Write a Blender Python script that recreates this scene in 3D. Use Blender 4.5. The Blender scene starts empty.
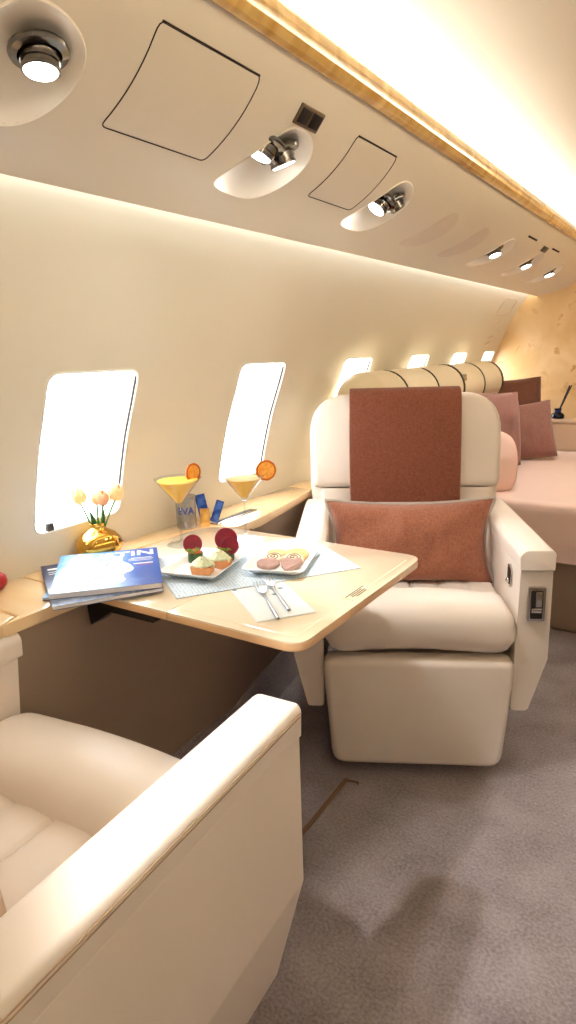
import bpy, bmesh, math, random
from mathutils import Vector, Matrix, noise
PI = math.pi
random.seed(4)
scn = bpy.context.scene
COL = scn.collection

# ------------------------------------------------------------------ helpers
def lin(r, g, b):
    def c(v):
        v /= 255.0
        return v / 12.92 if v <= 0.04045 else ((v + 0.055) / 1.055) ** 2.4
    return (c(r), c(g), c(b), 1.0)

def finish(bm, ang=35):
    bmesh.ops.recalc_face_normals(bm, faces=bm.faces[:])
    return bm

def obj(name, bm, mat, parent=None, ang=38, recalc=True, loc=None, rot=None):
    if recalc:
        bmesh.ops.recalc_face_normals(bm, faces=bm.faces[:])
    me = bpy.data.meshes.new(name)
    bm.to_mesh(me); bm.free()
    for p in me.polygons:
        p.use_smooth = True
    me.set_sharp_from_angle(angle=math.radians(ang))
    mats = mat if isinstance(mat, (list, tuple)) else [mat]
    for m in mats:
        me.materials.append(m)
    o = bpy.data.objects.new(name, me)
    COL.objects.link(o)
    if parent is not None:
        o.parent = parent
    if loc is not None:
        o.location = loc
    if rot is not None:
        o.rotation_euler = rot
    return o

def tag(o, label, cat, group=None):
    o['label'] = label; o['category'] = cat
    if group: o['group'] = group
    return o

def thing(name, label, cat, loc=(0, 0, 0), rotz=0.0, group=None, rot=None):
    o = bpy.data.objects.new(name, None)
    o.empty_display_size = 0.05
    COL.objects.link(o)
    o.location = loc
    o.rotation_euler = rot if rot else (0, 0, rotz)
    return tag(o, label, cat, group)

def struct(name, bm, mat, label=None, parent=None, ang=38):
    o = obj(name, bm, mat, parent, ang)
    if parent is None:
        o['kind'] = 'structure'
        if label:
            o['label'] = label
            o['category'] = name.split('_')[0]
    return o

def dup(root, label, loc=None, rot=None, group=None):
    r = root.copy(); COL.objects.link(r)
    r['label'] = label
    if loc is not None: r.location = loc
    if rot is not None: r.rotation_euler = rot
    if group: r['group'] = group
    for ch in list(root.children):
        c = ch.copy(); COL.objects.link(c); c.parent = r
        for g in list(ch.children):
            d = g.copy(); COL.objects.link(d); d.parent = c
    return r

def bevel(bm, r, seg=3, ang=30, edges=None):
    if edges is None:
        edges = [e for e in bm.edges if len(e.link_faces) == 2 and e.calc_face_angle(0) > math.radians(ang)]
    if edges and r > 0:
        bmesh.ops.bevel(bm, geom=edges, offset=r, segments=seg, profile=0.5, affect='EDGES', clamp_overlap=True)
    return bm

def rbox(x0, x1, y0, y1, z0, z1, r=0.005, seg=3):
    bm = bmesh.new()
    bmesh.ops.create_cube(bm, size=1.0)
    for v in bm.verts:
        v.co = Vector((x0 + (v.co.x + .5) * (x1 - x0), y0 + (v.co.y + .5) * (y1 - y0), z0 + (v.co.z + .5) * (z1 - z0)))
    return bevel(bm, r, seg)

def join(*bms):
    out = bms[0]
    for b in bms[1:]:
        me = bpy.data.meshes.new('tmp'); b.to_mesh(me); b.free()
        out.from_mesh(me); bpy.data.meshes.remove(me)
    return out

def round_poly(pts, rads, n=6):
    """round the corners of a closed 2D polygon"""
    out = []
    N = len(pts)
    if not isinstance(rads, (list, tuple)): rads = [rads] * N
    for i in range(N):
        p = Vector(pts[i]); a = Vector(pts[i - 1]); b = Vector(pts[(i + 1) % N]); r = rads[i]
        if r <= 0:
            out.append(tuple(p)); continue
        da = (a - p); db = (b - p)
        la, lb = da.length, db.length
        da.normalize(); db.normalize()
        half = da.angle(db) / 2
        t = min(r / math.tan(half), la * .49, lb * .49)
        A = p + da * t; B = p + db * t
        for k in range(n + 1):
            s = k / n
            q = A * (1 - s) ** 2 + p * 2 * s * (1 - s) + B * s * s
            out.append((q.x, q.y))
    return out

def chaikin(pts, it=3):
    for _ in range(it):
        o = []
        for i in range(len(pts)):
            a = pts[i]; b = pts[(i + 1) % len(pts)]
            o.append(tuple(a[k] * .75 + b[k] * .25 for k in range(len(a))))
            o.append(tuple(a[k] * .25 + b[k] * .75 for k in range(len(a))))
        pts = o
    return pts

def prism(pts, a0, a1, axis='y', r=0.0, seg=3):
    """closed 2D outline extruded along an axis. y: pts are (x,z); x: (y,z); z: (x,y)"""
    bm = bmesh.new()
    def mk(p, t):
        if axis == 'y': return (p[0], t, p[1])
        if axis == 'x': return (t, p[0], p[1])
        return (p[0], p[1], t)
    A = [bm.verts.new(mk(p, a0)) for p in pts]
    B = [bm.verts.new(mk(p, a1)) for p in pts]
    n = len(pts)
    fa = bm.faces.new(A); fb = bm.faces.new(B[::-1])
    for i in range(n):
        bm.faces.new((A[i], B[i], B[(i + 1) % n], A[(i + 1) % n]))
    bmesh.ops.recalc_face_normals(bm, faces=bm.faces[:])
    if r > 0:
        ed = list(set(list(fa.edges) + list(fb.edges)))
        bmesh.ops.bevel(bm, geom=ed, offset=r, segments=seg, profile=0.5, affect='EDGES', clamp_overlap=True)
    return bm

def loft(rings, closed=True, caps=True):
    bm = bmesh.new()
    R = [[bm.verts.new(p) for p in ring] for ring in rings]
    n = len(rings[0])
    m = n if closed else n - 1
    for a, b in zip(R[:-1], R[1:]):
        for i in range(m):
            j = (i + 1) % n
            bm.faces.new((a[i], a[j], b[j], b[i]))
    if caps and closed:
        bm.faces.new(R[0][::-1]); bm.faces.new(R[-1])
    return bm

def lathe(prof, n=32, lobes=0, amp=0.0):
    """prof = [(r,z)...]"""
    rings = []
    for r, z in prof:
        ring = []
        for k in range(n):
            a = 2 * PI * k / n
            rr = max(r, 1e-5) * (1 + amp * math.cos(lobes * a))
            ring.append((rr * math.cos(a), rr * math.sin(a), z))
        rings.append(ring)
    bm = loft(rings)
    bmesh.ops.remove_doubles(bm, verts=bm.verts[:], dist=1e-6)
    return bm

def tube(path, r, n=8, closed=False):
    pts = [Vector(p) for p in path]
    N = len(pts)
    rings = []
    up = Vector((0, 0, 1))
    prev = None
    for i, p in enumerate(pts):
        if closed:
            t = pts[(i + 1) % N] - pts[i - 1]
        else:
            t = pts[min(i + 1, N - 1)] - pts[max(i - 1, 0)]
        t.normalize()
        if prev is None:
            s = t.cross(up)
            if s.length < 1e-3: s = t.cross(Vector((1, 0, 0)))
        else:
            s = prev - t * prev.dot(t)
        s.normalize(); prev = s
        q = t.cross(s)
        rr = r[i] if isinstance(r, (list, tuple)) else r
        rings.append([tuple(p + (s * math.cos(2 * PI * k / n) + q * math.sin(2 * PI * k / n)) * rr) for k in range(n)])
    if closed:
        rings.append(rings[0])
        bm = loft(rings, caps=False)
        bmesh.ops.remove_doubles(bm, verts=bm.verts[:], dist=1e-6)
        return bm
    return loft(rings)

def xf(bm, M):
    bmesh.ops.transform(bm, matrix=M, verts=bm.verts[:]); return bm

def T(x, y, z): return Matrix.Translation((x, y, z))
def RX(a): return Matrix.Rotation(a, 4, 'X')
def RY(a): return Matrix.Rotation(a, 4, 'Y')
def RZ(a): return Matrix.Rotation(a, 4, 'Z')

def pillow(w, h, t, n=26, ear=0.05, seed=0, wr=0.004, sq=0.42, rnd=0.0):
    """plump square cushion in the local XZ plane, thickness along y, centre at the origin"""
    bm = bmesh.new()
    rim = []
    def pos(i, j, side):
        u = -1 + 2 * i / n; v = -1 + 2 * j / n
        x = w / 2 * u * (1 - ear * (1 - v * v)); z = h / 2 * v * (1 - ear * (1 - u * u) * 1.0)
        x *= 1 - rnd * v ** 4; z *= 1 - rnd * u ** 4
        e = max(0.0, (1 - u * u) * (1 - v * v))
        y = t / 2 * e ** sq
        nz = noise.noise(Vector((x * 9 + seed, z * 9, seed * 3.1 + side))) * wr * 2 + noise.noise(Vector((x * 22 + seed, z * 14, side * 5))) * wr
        return Vector((x, side * (y + nz * e ** .3), z))
    V = {}
    for s in (-1, 1):
        for i in range(n + 1):
            for j in range(n + 1):
                edge = i in (0, n) or j in (0, n)
                key = (i, j, 0 if edge else s)
                if key not in V: V[key] = bm.verts.new(pos(i, j, 0 if edge else s) if not edge else Vector((pos(i, j, 1).x, 0, pos(i, j, 1).z)))
    def g(i, j, s):
        return V[(i, j, 0 if (i in (0, n) or j in (0, n)) else s)]
    for s in (-1, 1):
        for i in range(n):
            for j in range(n):
                bm.faces.new((g(i, j, s), g(i + 1, j, s), g(i + 1, j + 1, s), g(i, j + 1, s)))
    for i in range(n): rim.append(g(i, 0, 1).co.copy())
    for j in range(n): rim.append(g(n, j, 1).co.copy())
    for i in range(n, 0, -1): rim.append(g(i, n, 1).co.copy())
    for j in range(n, 0, -1): rim.append(g(0, j, 1).co.copy())
    return bm, rim

def boolean_cut(o, cutters):
    for c in cutters:
        md = o.modifiers.new('cut', 'BOOLEAN')
        md.operation = 'DIFFERENCE'; md.solver = 'EXACT'; md.object = c
    dg = bpy.context.evaluated_depsgraph_get()
    dg.update()
    me = bpy.data.meshes.new_from_object(o.evaluated_get(dg))
    o.modifiers.clear()
    old = o.data
    o.data = me
    bpy.data.meshes.remove(old)
    for c in cutters:
        m = c.data
        bpy.data.objects.remove(c); bpy.data.meshes.remove(m)
    for p in me.polygons: p.use_smooth = True
    me.set_sharp_from_angle(angle=math.radians(30))

# ------------------------------------------------------------------ materials
def mat(name, col, rough=0.5, metal=0.0, spec=0.5, bump=None, coat=0.0, var=None, sheen=0.0, trans=0.0, ior=1.45, sub=0.0):
    m = bpy.data.materials.new(name); m.use_nodes = True
    nt = m.node_tree; b = nt.nodes['Principled BSDF']
    b.inputs['Base Color'].default_value = col
    b.inputs['Roughness'].default_value = rough
    b.inputs['Metallic'].default_value = metal
    b.inputs['Specular IOR Level'].default_value = spec
    b.inputs['Coat Weight'].default_value = coat
    b.inputs['Coat Roughness'].default_value = 0.06
    b.inputs['Sheen Weight'].default_value = sheen
    b.inputs['Transmission Weight'].default_value = trans
    b.inputs['IOR'].default_value = ior
    if sub:
        b.inputs['Subsurface Weight'].default_value = sub
        b.inputs['Subsurface Radius'].default_value = (0.01, 0.006, 0.003)
    if bump or var:
        tc = nt.nodes.new('ShaderNodeTexCoord')
    if bump:
        sc, st, dist = bump
        n = nt.nodes.new('ShaderNodeTexNoise'); n.inputs['Scale'].default_value = sc; n.inputs['Detail'].default_value = 4
        nt.links.new(tc.outputs['Object'], n.inputs['Vector'])
        bp = nt.nodes.new('ShaderNodeBump'); bp.inputs['Strength'].default_value = st; bp.inputs['Distance'].default_value = dist
        nt.links.new(n.outputs['Fac'], bp.inputs['Height']); nt.links.new(bp.outputs['Normal'], b.inputs['Normal'])
    if var:
        sc, c2, lo, hi = var
        n = nt.nodes.new('ShaderNodeTexNoise'); n.inputs['Scale'].default_value = sc; n.inputs['Detail'].default_value = 5
        nt.links.new(tc.outputs['Object'], n.inputs['Vector'])
        r = nt.nodes.new('ShaderNodeValToRGB')
        r.color_ramp.elements[0].position = lo; r.color_ramp.elements[0].color = c2
        r.color_ramp.elements[1].position = hi; r.color_ramp.elements[1].color = col
        nt.links.new(n.outputs['Fac'], r.inputs['Fac']); nt.links.new(r.outputs['Color'], b.inputs['Base Color'])
    return m

def emit(name, col, s):
    m = bpy.data.materials.new(name); m.use_nodes = True
    nt = m.node_tree; nt.nodes.clear()
    e = nt.nodes.new('ShaderNodeEmission'); e.inputs['Color'].default_value = col; e.inputs['Strength'].default_value = s
    o = nt.nodes.new('ShaderNodeOutputMaterial'); nt.links.new(e.outputs[0], o.inputs[0])
    return m

def glass(name, tint=(1, 1, 1, 1), refl=0.08, rough=0.02):
    """thin clear glass: mostly transparent, fresnel gloss"""
    m = bpy.data.materials.new(name); m.use_nodes = True
    nt = m.node_tree; nt.nodes.clear()
    t = nt.nodes.new('ShaderNodeBsdfTransparent'); t.inputs['Color'].default_value = tint
    g = nt.nodes.new('ShaderNodeBsdfGlossy'); g.inputs['Roughness'].default_value = rough
    lw = nt.nodes.new('ShaderNodeLayerWeight'); lw.inputs['Blend'].default_value = 0.5
    pw = nt.nodes.new('ShaderNodeMath'); pw.operation = 'POWER'; pw.inputs[1].default_value = 3.5
    nt.links.new(lw.outputs['Facing'], pw.inputs[0])
    mx = nt.nodes.new('ShaderNodeMixShader')
    mul = nt.nodes.new('ShaderNodeMath'); mul.operation = 'MULTIPLY_ADD'
    mul.inputs[1].default_value = 0.6; mul.inputs[2].default_value = refl * .4
    nt.links.new(pw.outputs[0], mul.inputs[0])
    nt.links.new(mul.outputs[0], mx.inputs['Fac'])
    nt.links.new(t.outputs[0], mx.inputs[1]); nt.links.new(g.outputs[0], mx.inputs[2])
    o = nt.nodes.new('ShaderNodeOutputMaterial'); nt.links.new(mx.outputs[0], o.inputs[0])
    return m

def burl(name, base, pale, knot, scale=2.0, rough=0.12, coat=0.6, knots=True, stretch=(1, 1, 1), streak=False, vscale=3.2):
    """figured maple / burl veneer: cloudy figure with darker knots"""
    m = bpy.data.materials.new(name); m.use_nodes = True
    nt = m.node_tree; b = nt.nodes['Principled BSDF']
    b.inputs['Roughness'].default_value = rough; b.inputs['Coat Weight'].default_value = coat; b.inputs['Coat Roughness'].default_value = 0.05
    tc = nt.nodes.new('ShaderNodeTexCoord')
    mp = nt.nodes.new('ShaderNodeMapping'); mp.inputs['Scale'].default_value = stretch
    nt.links.new(tc.outputs['Object'], mp.inputs['Vector'])
    n = nt.nodes.new('ShaderNodeTexNoise'); n.inputs['Scale'].default_value = scale; n.inputs['Detail'].default_value = 6; n.inputs['Distortion'].default_value = 1.2
    nt.links.new(mp.outputs['Vector'], n.inputs['Vector'])
    r = nt.nodes.new('ShaderNodeValToRGB')
    r.color_ramp.elements[0].position = .3; r.color_ramp.elements[0].color = base
    r.color_ramp.elements[1].position = .68; r.color_ramp.elements[1].color = pale
    nt.links.new(n.outputs['Fac'], r.inputs['Fac'])
    col = r.outputs['Color']
    if knots:
        d = nt.nodes.new('ShaderNodeTexNoise'); d.inputs['Scale'].default_value = vscale * 2.2; d.inputs['Detail'].default_value = 3
        nt.links.new(mp.outputs['Vector'], d.inputs['Vector'])
        ad = nt.nodes.new('ShaderNodeVectorMath'); ad.operation = 'MULTIPLY_ADD'
        ad.inputs[1].default_value = (.22, .22, .22)
        nt.links.new(d.outputs['Color'], ad.inputs[0]); nt.links.new(mp.outputs['Vector'], ad.inputs[2])
        v = nt.nodes.new('ShaderNodeTexVoronoi'); v.inputs['Scale'].default_value = vscale; v.inputs['Randomness'].default_value = 1.0
        nt.links.new(ad.outputs[0], v.inputs['Vector'])
        r2 = nt.nodes.new('ShaderNodeValToRGB')
        r2.color_ramp.elements[0].position = .10; r2.color_ramp.elements[0].color = (1, 1, 1, 1)
        r2.color_ramp.elements[1].position = .34; r2.color_ramp.elements[1].color = (0, 0, 0, 1)
        nt.links.new(v.outputs['Distance'], r2.inputs['Fac'])
        mx = nt.nodes.new('ShaderNodeMixRGB'); mx.inputs['Color2'].default_value = knot
        sc = nt.nodes.new('ShaderNodeMath'); sc.operation = 'MULTIPLY'
        gate = nt.nodes.new('ShaderNodeSeparateColor')
        nt.links.new(v.outputs['Color'], gate.inputs['Color'])
        nt.links.new(r2.outputs['Color'], sc.inputs[0]); nt.links.new(gate.outputs['Red'], sc.inputs[1])
        nt.links.new(sc.outputs[0], mx.inputs['Fac']); nt.links.new(col, mx.inputs['Color1'])
        col = mx.outputs['Color']
    nt.links.new(col, b.inputs['Base Color'])
    return m

def weave(name, col, col2, scale=260, rough=0.95, strength=0.35, sheen=0.2):
    m = bpy.data.materials.new(name); m.use_nodes = True
    nt = m.node_tree; b = nt.nodes['Principled BSDF']
    b.inputs['Roughness'].default_value = rough; b.inputs['Specular IOR Level'].default_value = 0.1; b.inputs['Sheen Weight'].default_value = sheen
    tc = nt.nodes.new('ShaderNodeTexCoord')
    fac = []
    for ax in ((1, .18, .18), (.18, .18, 1)):
        mp = nt.nodes.new('ShaderNodeMapping'); mp.inputs['Scale'].default_value = ax
        nt.links.new(tc.outputs['Object'], mp.inputs['Vector'])
        n = nt.nodes.new('ShaderNodeTexNoise'); n.inputs['Scale'].default_value = scale; n.inputs['Detail'].default_value = 2
        nt.links.new(mp.outputs['Vector'], n.inputs['Vector']); fac.append(n.outputs['Fac'])
    ad = nt.nodes.new('ShaderNodeMath'); ad.operation = 'ADD'
    nt.links.new(fac[0], ad.inputs[0]); nt.links.new(fac[1], ad.inputs[1])
    r = nt.nodes.new('ShaderNodeValToRGB')
    r.color_ramp.elements[0].position = .36; r.color_ramp.elements[0].color = col2
    r.color_ramp.elements[1].position = .62; r.color_ramp.elements[1].color = col
    h = nt.nodes.new('ShaderNodeMath'); h.operation = 'MULTIPLY'; h.inputs[1].default_value = .5
    nt.links.new(ad.outputs[0], h.inputs[0]); nt.links.new(h.outputs[0], r.inputs['Fac'])
    nt.links.new(r.outputs['Color'], b.inputs['Base Color'])
    bp = nt.nodes.new('ShaderNodeBump'); bp.inputs['Strength'].default_value = strength; bp.inputs['Distance'].default_value = .002
    nt.links.new(h.outputs[0], bp.inputs['Height']); nt.links.new(bp.outputs['Normal'], b.inputs['Normal'])
    return m

M = {}
M['wall'] = mat('cream_wall_panel', lin(224, 217, 200), .45, spec=.3)
M['soffit'] = mat('beige_overhead_panel', lin(216, 205, 186), .42, spec=.35)
M['bowl'] = mat('pale_lamp_dish', lin(238, 229, 214), .3, spec=.4)
M['ceiling'] = mat('satin_ceiling', lin(200, 186, 164), .4, spec=.35)
M['cover'] = mat('beige_blank_cover', lin(209, 195, 178), .5, spec=.3)
M['gap'] = mat('dark_gap', lin(44, 30, 20), .8)
M['rail'] = burl('glossy_maple_rail', lin(188, 146, 74), lin(222, 184, 112), lin(132, 88, 40), 3.0, .08, .8, True, (1, 4.5, 1), vscale=3.2)
M['burl'] = burl('burl_maple_bulkhead', lin(224, 184, 126), lin(244, 216, 170), lin(192, 138, 78), 2.6, .25, .3, True, vscale=8.0)
M['maple'] = burl('pale_maple_veneer', lin(240, 220, 188), lin(249, 235, 212), lin(224, 188, 140), 3.0, .12, .7, True, vscale=3.0)
M['ledge'] = burl('honey_maple_ledge', lin(228, 192, 142), lin(240, 214, 172), lin(204, 154, 96), 3.0, .14, .6, True, vscale=3.0)
M['maple_edge'] = mat('maple_edge_band', lin(228, 188, 144), .3, coat=.4)
M['reflection_line'] = mat('pale_reflection', lin(252, 236, 208), .15, coat=.5)  # pale tone standing in for a reflection on the glossy table
M['leather'] = mat('cream_leather', lin(236, 226, 216), .40, spec=.42, bump=(420, .06, .002), var=(6, lin(233, 222, 211), .3, .7))
M['leather_pad'] = mat('cream_leather_armrest_pad', lin(237, 227, 217), .36, spec=.45, bump=(420, .06, .002))
M['stitch'] = mat('tan_stitching', lin(176, 146, 114), .8)
M['seam'] = mat('leather_seam', lin(150, 122, 92), .8)
M['rust'] = weave('rust_woven_wool', lin(146, 90, 72), lin(124, 72, 56), 420, strength=.25)
M['rust2'] = weave('rust_linen_cushion', lin(158, 104, 82), lin(136, 84, 64), scale=420, strength=.25)
M['piping'] = mat('grey_piping', lin(176, 166, 156), .8)
M['mauve'] = weave('mauve_linen', lin(158, 116, 106), lin(140, 98, 90), scale=420, strength=.2)
M['mauve_dark'] = weave('brown_mauve_linen', lin(130, 88, 74), lin(112, 72, 60), scale=420, strength=.2)
M['pink'] = mat('pink_cotton', lin(232, 200, 188), .9, spec=.1, bump=(30, .3, .01))
M['sheet'] = mat('rose_bed_sheet', lin(232, 204, 194), .5, spec=.3, sheen=.3, bump=(14, .15, .01))
M['skirt'] = mat('shaded_sheet_drop', lin(186, 132, 104), .6, spec=.25)  # darker copy of the sheet with shade put into its colour, unassigned
M['chrome'] = mat('polished_chrome', lin(196, 192, 186), .14, 1.0)
M['dark_chrome'] = mat('dark_chrome', lin(120, 116, 112), .16, 1.0)
M['black'] = mat('black_plastic', lin(18, 17, 17), .4)
M['dark'] = mat('dark_recess', lin(30, 24, 20), .8)
M['white'] = mat('white_plastic', lin(240, 238, 232), .35)
M['seal'] = mat('dark_window_seal', lin(70, 66, 62), .6)
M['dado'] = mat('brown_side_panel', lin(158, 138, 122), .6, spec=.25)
M['gold'] = mat('polished_gold', lin(214, 168, 78), .08, 1.0)
M['petal'] = mat('cream_petal', lin(246, 218, 180), .55, sub=.1, var=(30, lin(240, 196, 150), .3, .75))
M['petal_core'] = mat('orange_petal_heart', lin(226, 130, 50), .6)
M['stem'] = mat('green_stem', lin(76, 128, 58), .5)
M['leaf'] = mat('dark_green_leaf', lin(56, 104, 54), .45)
M['juice'] = mat('orange_juice', lin(255, 186, 3), .4, spec=.2)
M['juice_foam'] = mat('pale_juice_foam', lin(255, 214, 96), .6)
M['glass'] = glass('clear_glass', (.91, .93, .94, 1))
M['pane'] = glass('window_glass', (.98, .99, 1, 1), .05)
M['peel'] = mat('dried_orange_peel', lin(196, 96, 20), .6)
M['flesh'] = mat('dried_orange_flesh', lin(246, 184, 84), .5, var=(90, lin(232, 146, 46), .35, .65))
M['porcelain'] = mat('white_porcelain', lin(246, 246, 244), .15, spec=.5)
M['crust'] = mat('baked_pastry', lin(214, 154, 104), .8, bump=(120, .4, .003), var=(40, lin(196, 130, 80), .3, .7))
M['cream'] = mat('pale_green_cream', lin(226, 232, 196), .5, sub=.2)
M['crumb'] = mat('pink_crumbs', lin(190, 70, 70), .7)
M['beet'] = mat('beet_slice', lin(150, 22, 52), .4, var=(60, lin(120, 16, 42), .3, .7))
M['cucumber'] = mat('dark_green_cucumber', lin(40, 66, 40), .4, var=(80, lin(70, 98, 52), .35, .7))
M['herb'] = mat('green_herb', lin(120, 146, 50), .6)
M['filling'] = mat('orange_filling', lin(220, 96, 50), .6)
M['cookie'] = mat('butter_cookie', lin(232, 192, 138), .8, bump=(120, .4, .002), var=(30, lin(214, 166, 108), .3, .7))
M['cookie_swirl'] = mat('pale_swirl_cookie', lin(232, 208, 176), .8, bump=(120, .4, .002))
M['choc'] = mat('chocolate', lin(70, 44, 36), .6)
M['cookie_brown'] = mat('cocoa_cookie', lin(176, 144, 134), .85, bump=(120, .5, .002), var=(50, lin(150, 116, 106), .3, .7))
M['silver'] = mat('silver_fork', lin(168, 170, 176), .28, 1.0)
M['paper'] = mat('white_page_edges', lin(236, 236, 240), .7)
M['blue_foil'] = mat('blue_foil', lin(24, 64, 150), .25, spec=.6, var=(60, lin(60, 110, 200), .4, .6))
M['gold_foil'] = mat('golden_paper_packet', lin(226, 178, 92), .45, var=(60, lin(200, 146, 60), .35, .65))
M['tin'] = glass('smoky_clear_glass', (.80, .80, .80, 1), .3)
M['blue'] = mat('blue_print', lin(40, 70, 150), .5)
M['ink'] = mat('dark_ink', lin(60, 56, 50), .7)
M['label'] = mat('cream_label', lin(232, 214, 180), .5)
M['blueglass'] = mat('dark_blue_glass', lin(14, 16, 40), .08, spec=.6)
M['navy'] = mat('navy_collar', lin(40, 56, 130), .3)
M['tan'] = mat('tan_leather', lin(208, 182, 156), .5)
M['divan'] = mat('cream_divan_leather', lin(230, 215, 184), .42, spec=.4)
M['red'] = mat('red_gloss', lin(170, 20, 34), .3)
M['belt'] = mat('olive_belt', lin(78, 66, 44), .6)

# carpet: short beige pile with cloudy tone
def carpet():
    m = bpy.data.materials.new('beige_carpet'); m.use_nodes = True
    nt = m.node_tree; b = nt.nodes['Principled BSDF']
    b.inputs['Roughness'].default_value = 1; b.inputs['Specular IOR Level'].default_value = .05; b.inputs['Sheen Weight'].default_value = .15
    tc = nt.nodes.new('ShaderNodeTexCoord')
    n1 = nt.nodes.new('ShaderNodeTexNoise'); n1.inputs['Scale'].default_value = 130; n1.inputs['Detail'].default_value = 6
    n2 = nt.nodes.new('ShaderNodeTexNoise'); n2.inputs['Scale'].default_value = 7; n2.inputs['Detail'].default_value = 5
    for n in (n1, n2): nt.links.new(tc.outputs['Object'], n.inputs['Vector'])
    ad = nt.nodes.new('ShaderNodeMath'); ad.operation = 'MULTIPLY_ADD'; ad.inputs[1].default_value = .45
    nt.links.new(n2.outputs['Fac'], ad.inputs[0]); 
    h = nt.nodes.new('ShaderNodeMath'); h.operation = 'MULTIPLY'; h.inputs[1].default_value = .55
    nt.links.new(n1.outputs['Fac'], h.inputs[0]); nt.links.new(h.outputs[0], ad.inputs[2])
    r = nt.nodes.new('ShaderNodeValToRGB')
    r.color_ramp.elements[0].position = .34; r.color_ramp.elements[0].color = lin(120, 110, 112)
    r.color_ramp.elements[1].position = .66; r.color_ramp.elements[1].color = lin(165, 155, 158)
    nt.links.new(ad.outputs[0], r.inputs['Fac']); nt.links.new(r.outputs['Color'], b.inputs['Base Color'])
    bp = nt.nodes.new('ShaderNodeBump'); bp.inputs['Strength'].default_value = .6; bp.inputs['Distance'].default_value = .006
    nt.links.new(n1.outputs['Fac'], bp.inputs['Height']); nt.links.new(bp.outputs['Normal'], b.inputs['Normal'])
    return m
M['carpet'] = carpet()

def placemat_mat():
    m = bpy.data.materials.new('pale_blue_woven_mat'); m.use_nodes = True
    nt = m.node_tree; b = nt.nodes['Principled BSDF']; b.inputs['Roughness'].default_value = .6
    tc = nt.nodes.new('ShaderNodeTexCoord')
    mp = nt.nodes.new('ShaderNodeMapping'); mp.inputs['Scale'].default_value = (130, 130, 130)
    nt.links.new(tc.outputs['Object'], mp.inputs['Vector'])
    ch = nt.nodes.new('ShaderNodeTexVoronoi'); ch.inputs['Scale'].default_value = 1.0; ch.inputs['Randomness'].default_value = .35
    nt.links.new(mp.outputs['Vector'], ch.inputs['Vector'])
    r = nt.nodes.new('ShaderNodeValToRGB')
    r.color_ramp.elements[0].position = .2; r.color_ramp.elements[0].color = lin(222, 230, 236)
    r.color_ramp.elements[1].position = .6; r.color_ramp.elements[1].color = lin(172, 193, 210)
    nt.links.new(ch.outputs['Distance'], r.inputs['Fac']); nt.links.new(r.outputs['Color'], b.inputs['Base Color'])
    bp = nt.nodes.new('ShaderNodeBump'); bp.inputs['Strength'].default_value = .4; bp.inputs['Distance'].default_value = .002; bp.invert = True
    nt.links.new(ch.outputs['Distance'], bp.inputs['Height']); nt.links.new(bp.outputs['Normal'], b.inputs['Normal'])
    return m
M['placemat'] = placemat_mat()

def cover_mat(name, stops, axis=0, scale=5.0, blot=.35):
    """printed magazine cover: a colour sweep across the page broken by pale blotches"""
    m = bpy.data.materials.new(name); m.use_nodes = True
    nt = m.node_tree; b = nt.nodes['Principled BSDF']; b.inputs['Roughness'].default_value = .3
    tc = nt.nodes.new('ShaderNodeTexCoord')
    sp = nt.nodes.new('ShaderNodeSeparateXYZ'); nt.links.new(tc.outputs['Generated'], sp.inputs[0])
    n = nt.nodes.new('ShaderNodeTexNoise'); n.inputs['Scale'].default_value = scale; n.inputs['Detail'].default_value = 4; n.inputs['Distortion'].default_value = 1.5
    nt.links.new(tc.outputs['Generated'], n.inputs['Vector'])
    ad = nt.nodes.new('ShaderNodeMath'); ad.operation = 'MULTIPLY_ADD'; ad.inputs[1].default_value = blot
    nt.links.new(n.outputs['Fac'], ad.inputs[0]); nt.links.new(sp.outputs[axis], ad.inputs[2])
    r = nt.nodes.new('ShaderNodeValToRGB')
    el = r.color_ramp.elements
    el[0].position, el[0].color = stops[0]
    el[1].position, el[1].color = stops[-1]
    for p, c in stops[1:-1]:
        e = el.new(p); e.color = c
    nt.links.new(ad.outputs[0], r.inputs['Fac']); nt.links.new(r.outputs['Color'], b.inputs['Base Color'])
    return m
M['cover_a'] = cover_mat('blue_cover_print', [(.16, lin(76, 146, 214)), (.36, lin(176, 212, 238)), (.58, lin(120, 176, 224)), (.80, lin(60, 120, 196)), (1.0, lin(28, 80, 164))], 0, 4.0, .34)
M['cover_b'] = cover_mat('slate_cover_print', [(.2, lin(60, 84, 130)), (.45, lin(190, 206, 230)), (.7, lin(70, 90, 136)), (1.0, lin(36, 50, 84))], 1, 7.0, .5)

def napkin_mat():
    m = bpy.data.materials.new('dotted_napkin'); m.use_nodes = True
    nt = m.node_tree; b = nt.nodes['Principled BSDF']; b.inputs['Roughness'].default_value = .9
    tc = nt.nodes.new('ShaderNodeTexCoord')
    v = nt.nodes.new('ShaderNodeTexVoronoi'); v.inputs['Scale'].default_value = 26; v.inputs['Randomness'].default_value = .7
    nt.links.new(tc.outputs['Object'], v.inputs['Vector'])
    r = nt.nodes.new('ShaderNodeValToRGB')
    r.color_ramp.elements[0].position = .12; r.color_ramp.elements[0].color = lin(110, 140, 150)
    r.color_ramp.elements[1].position = .2; r.color_ramp.elements[1].color = lin(236, 242, 243)
    nt.links.new(v.outputs['Distance'], r.inputs['Fac']); nt.links.new(r.outputs['Color'], b.inputs['Base Color'])
    return m
M['napkin'] = napkin_mat()
# light levels
COVE, WASH, SPOT, SEATL, AISLE, BEDL, SKY, EXPOSURE = 25.0, 5.2, 1.2, 13.0, 36.0, 4.5, 6.2, 1.05
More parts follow.
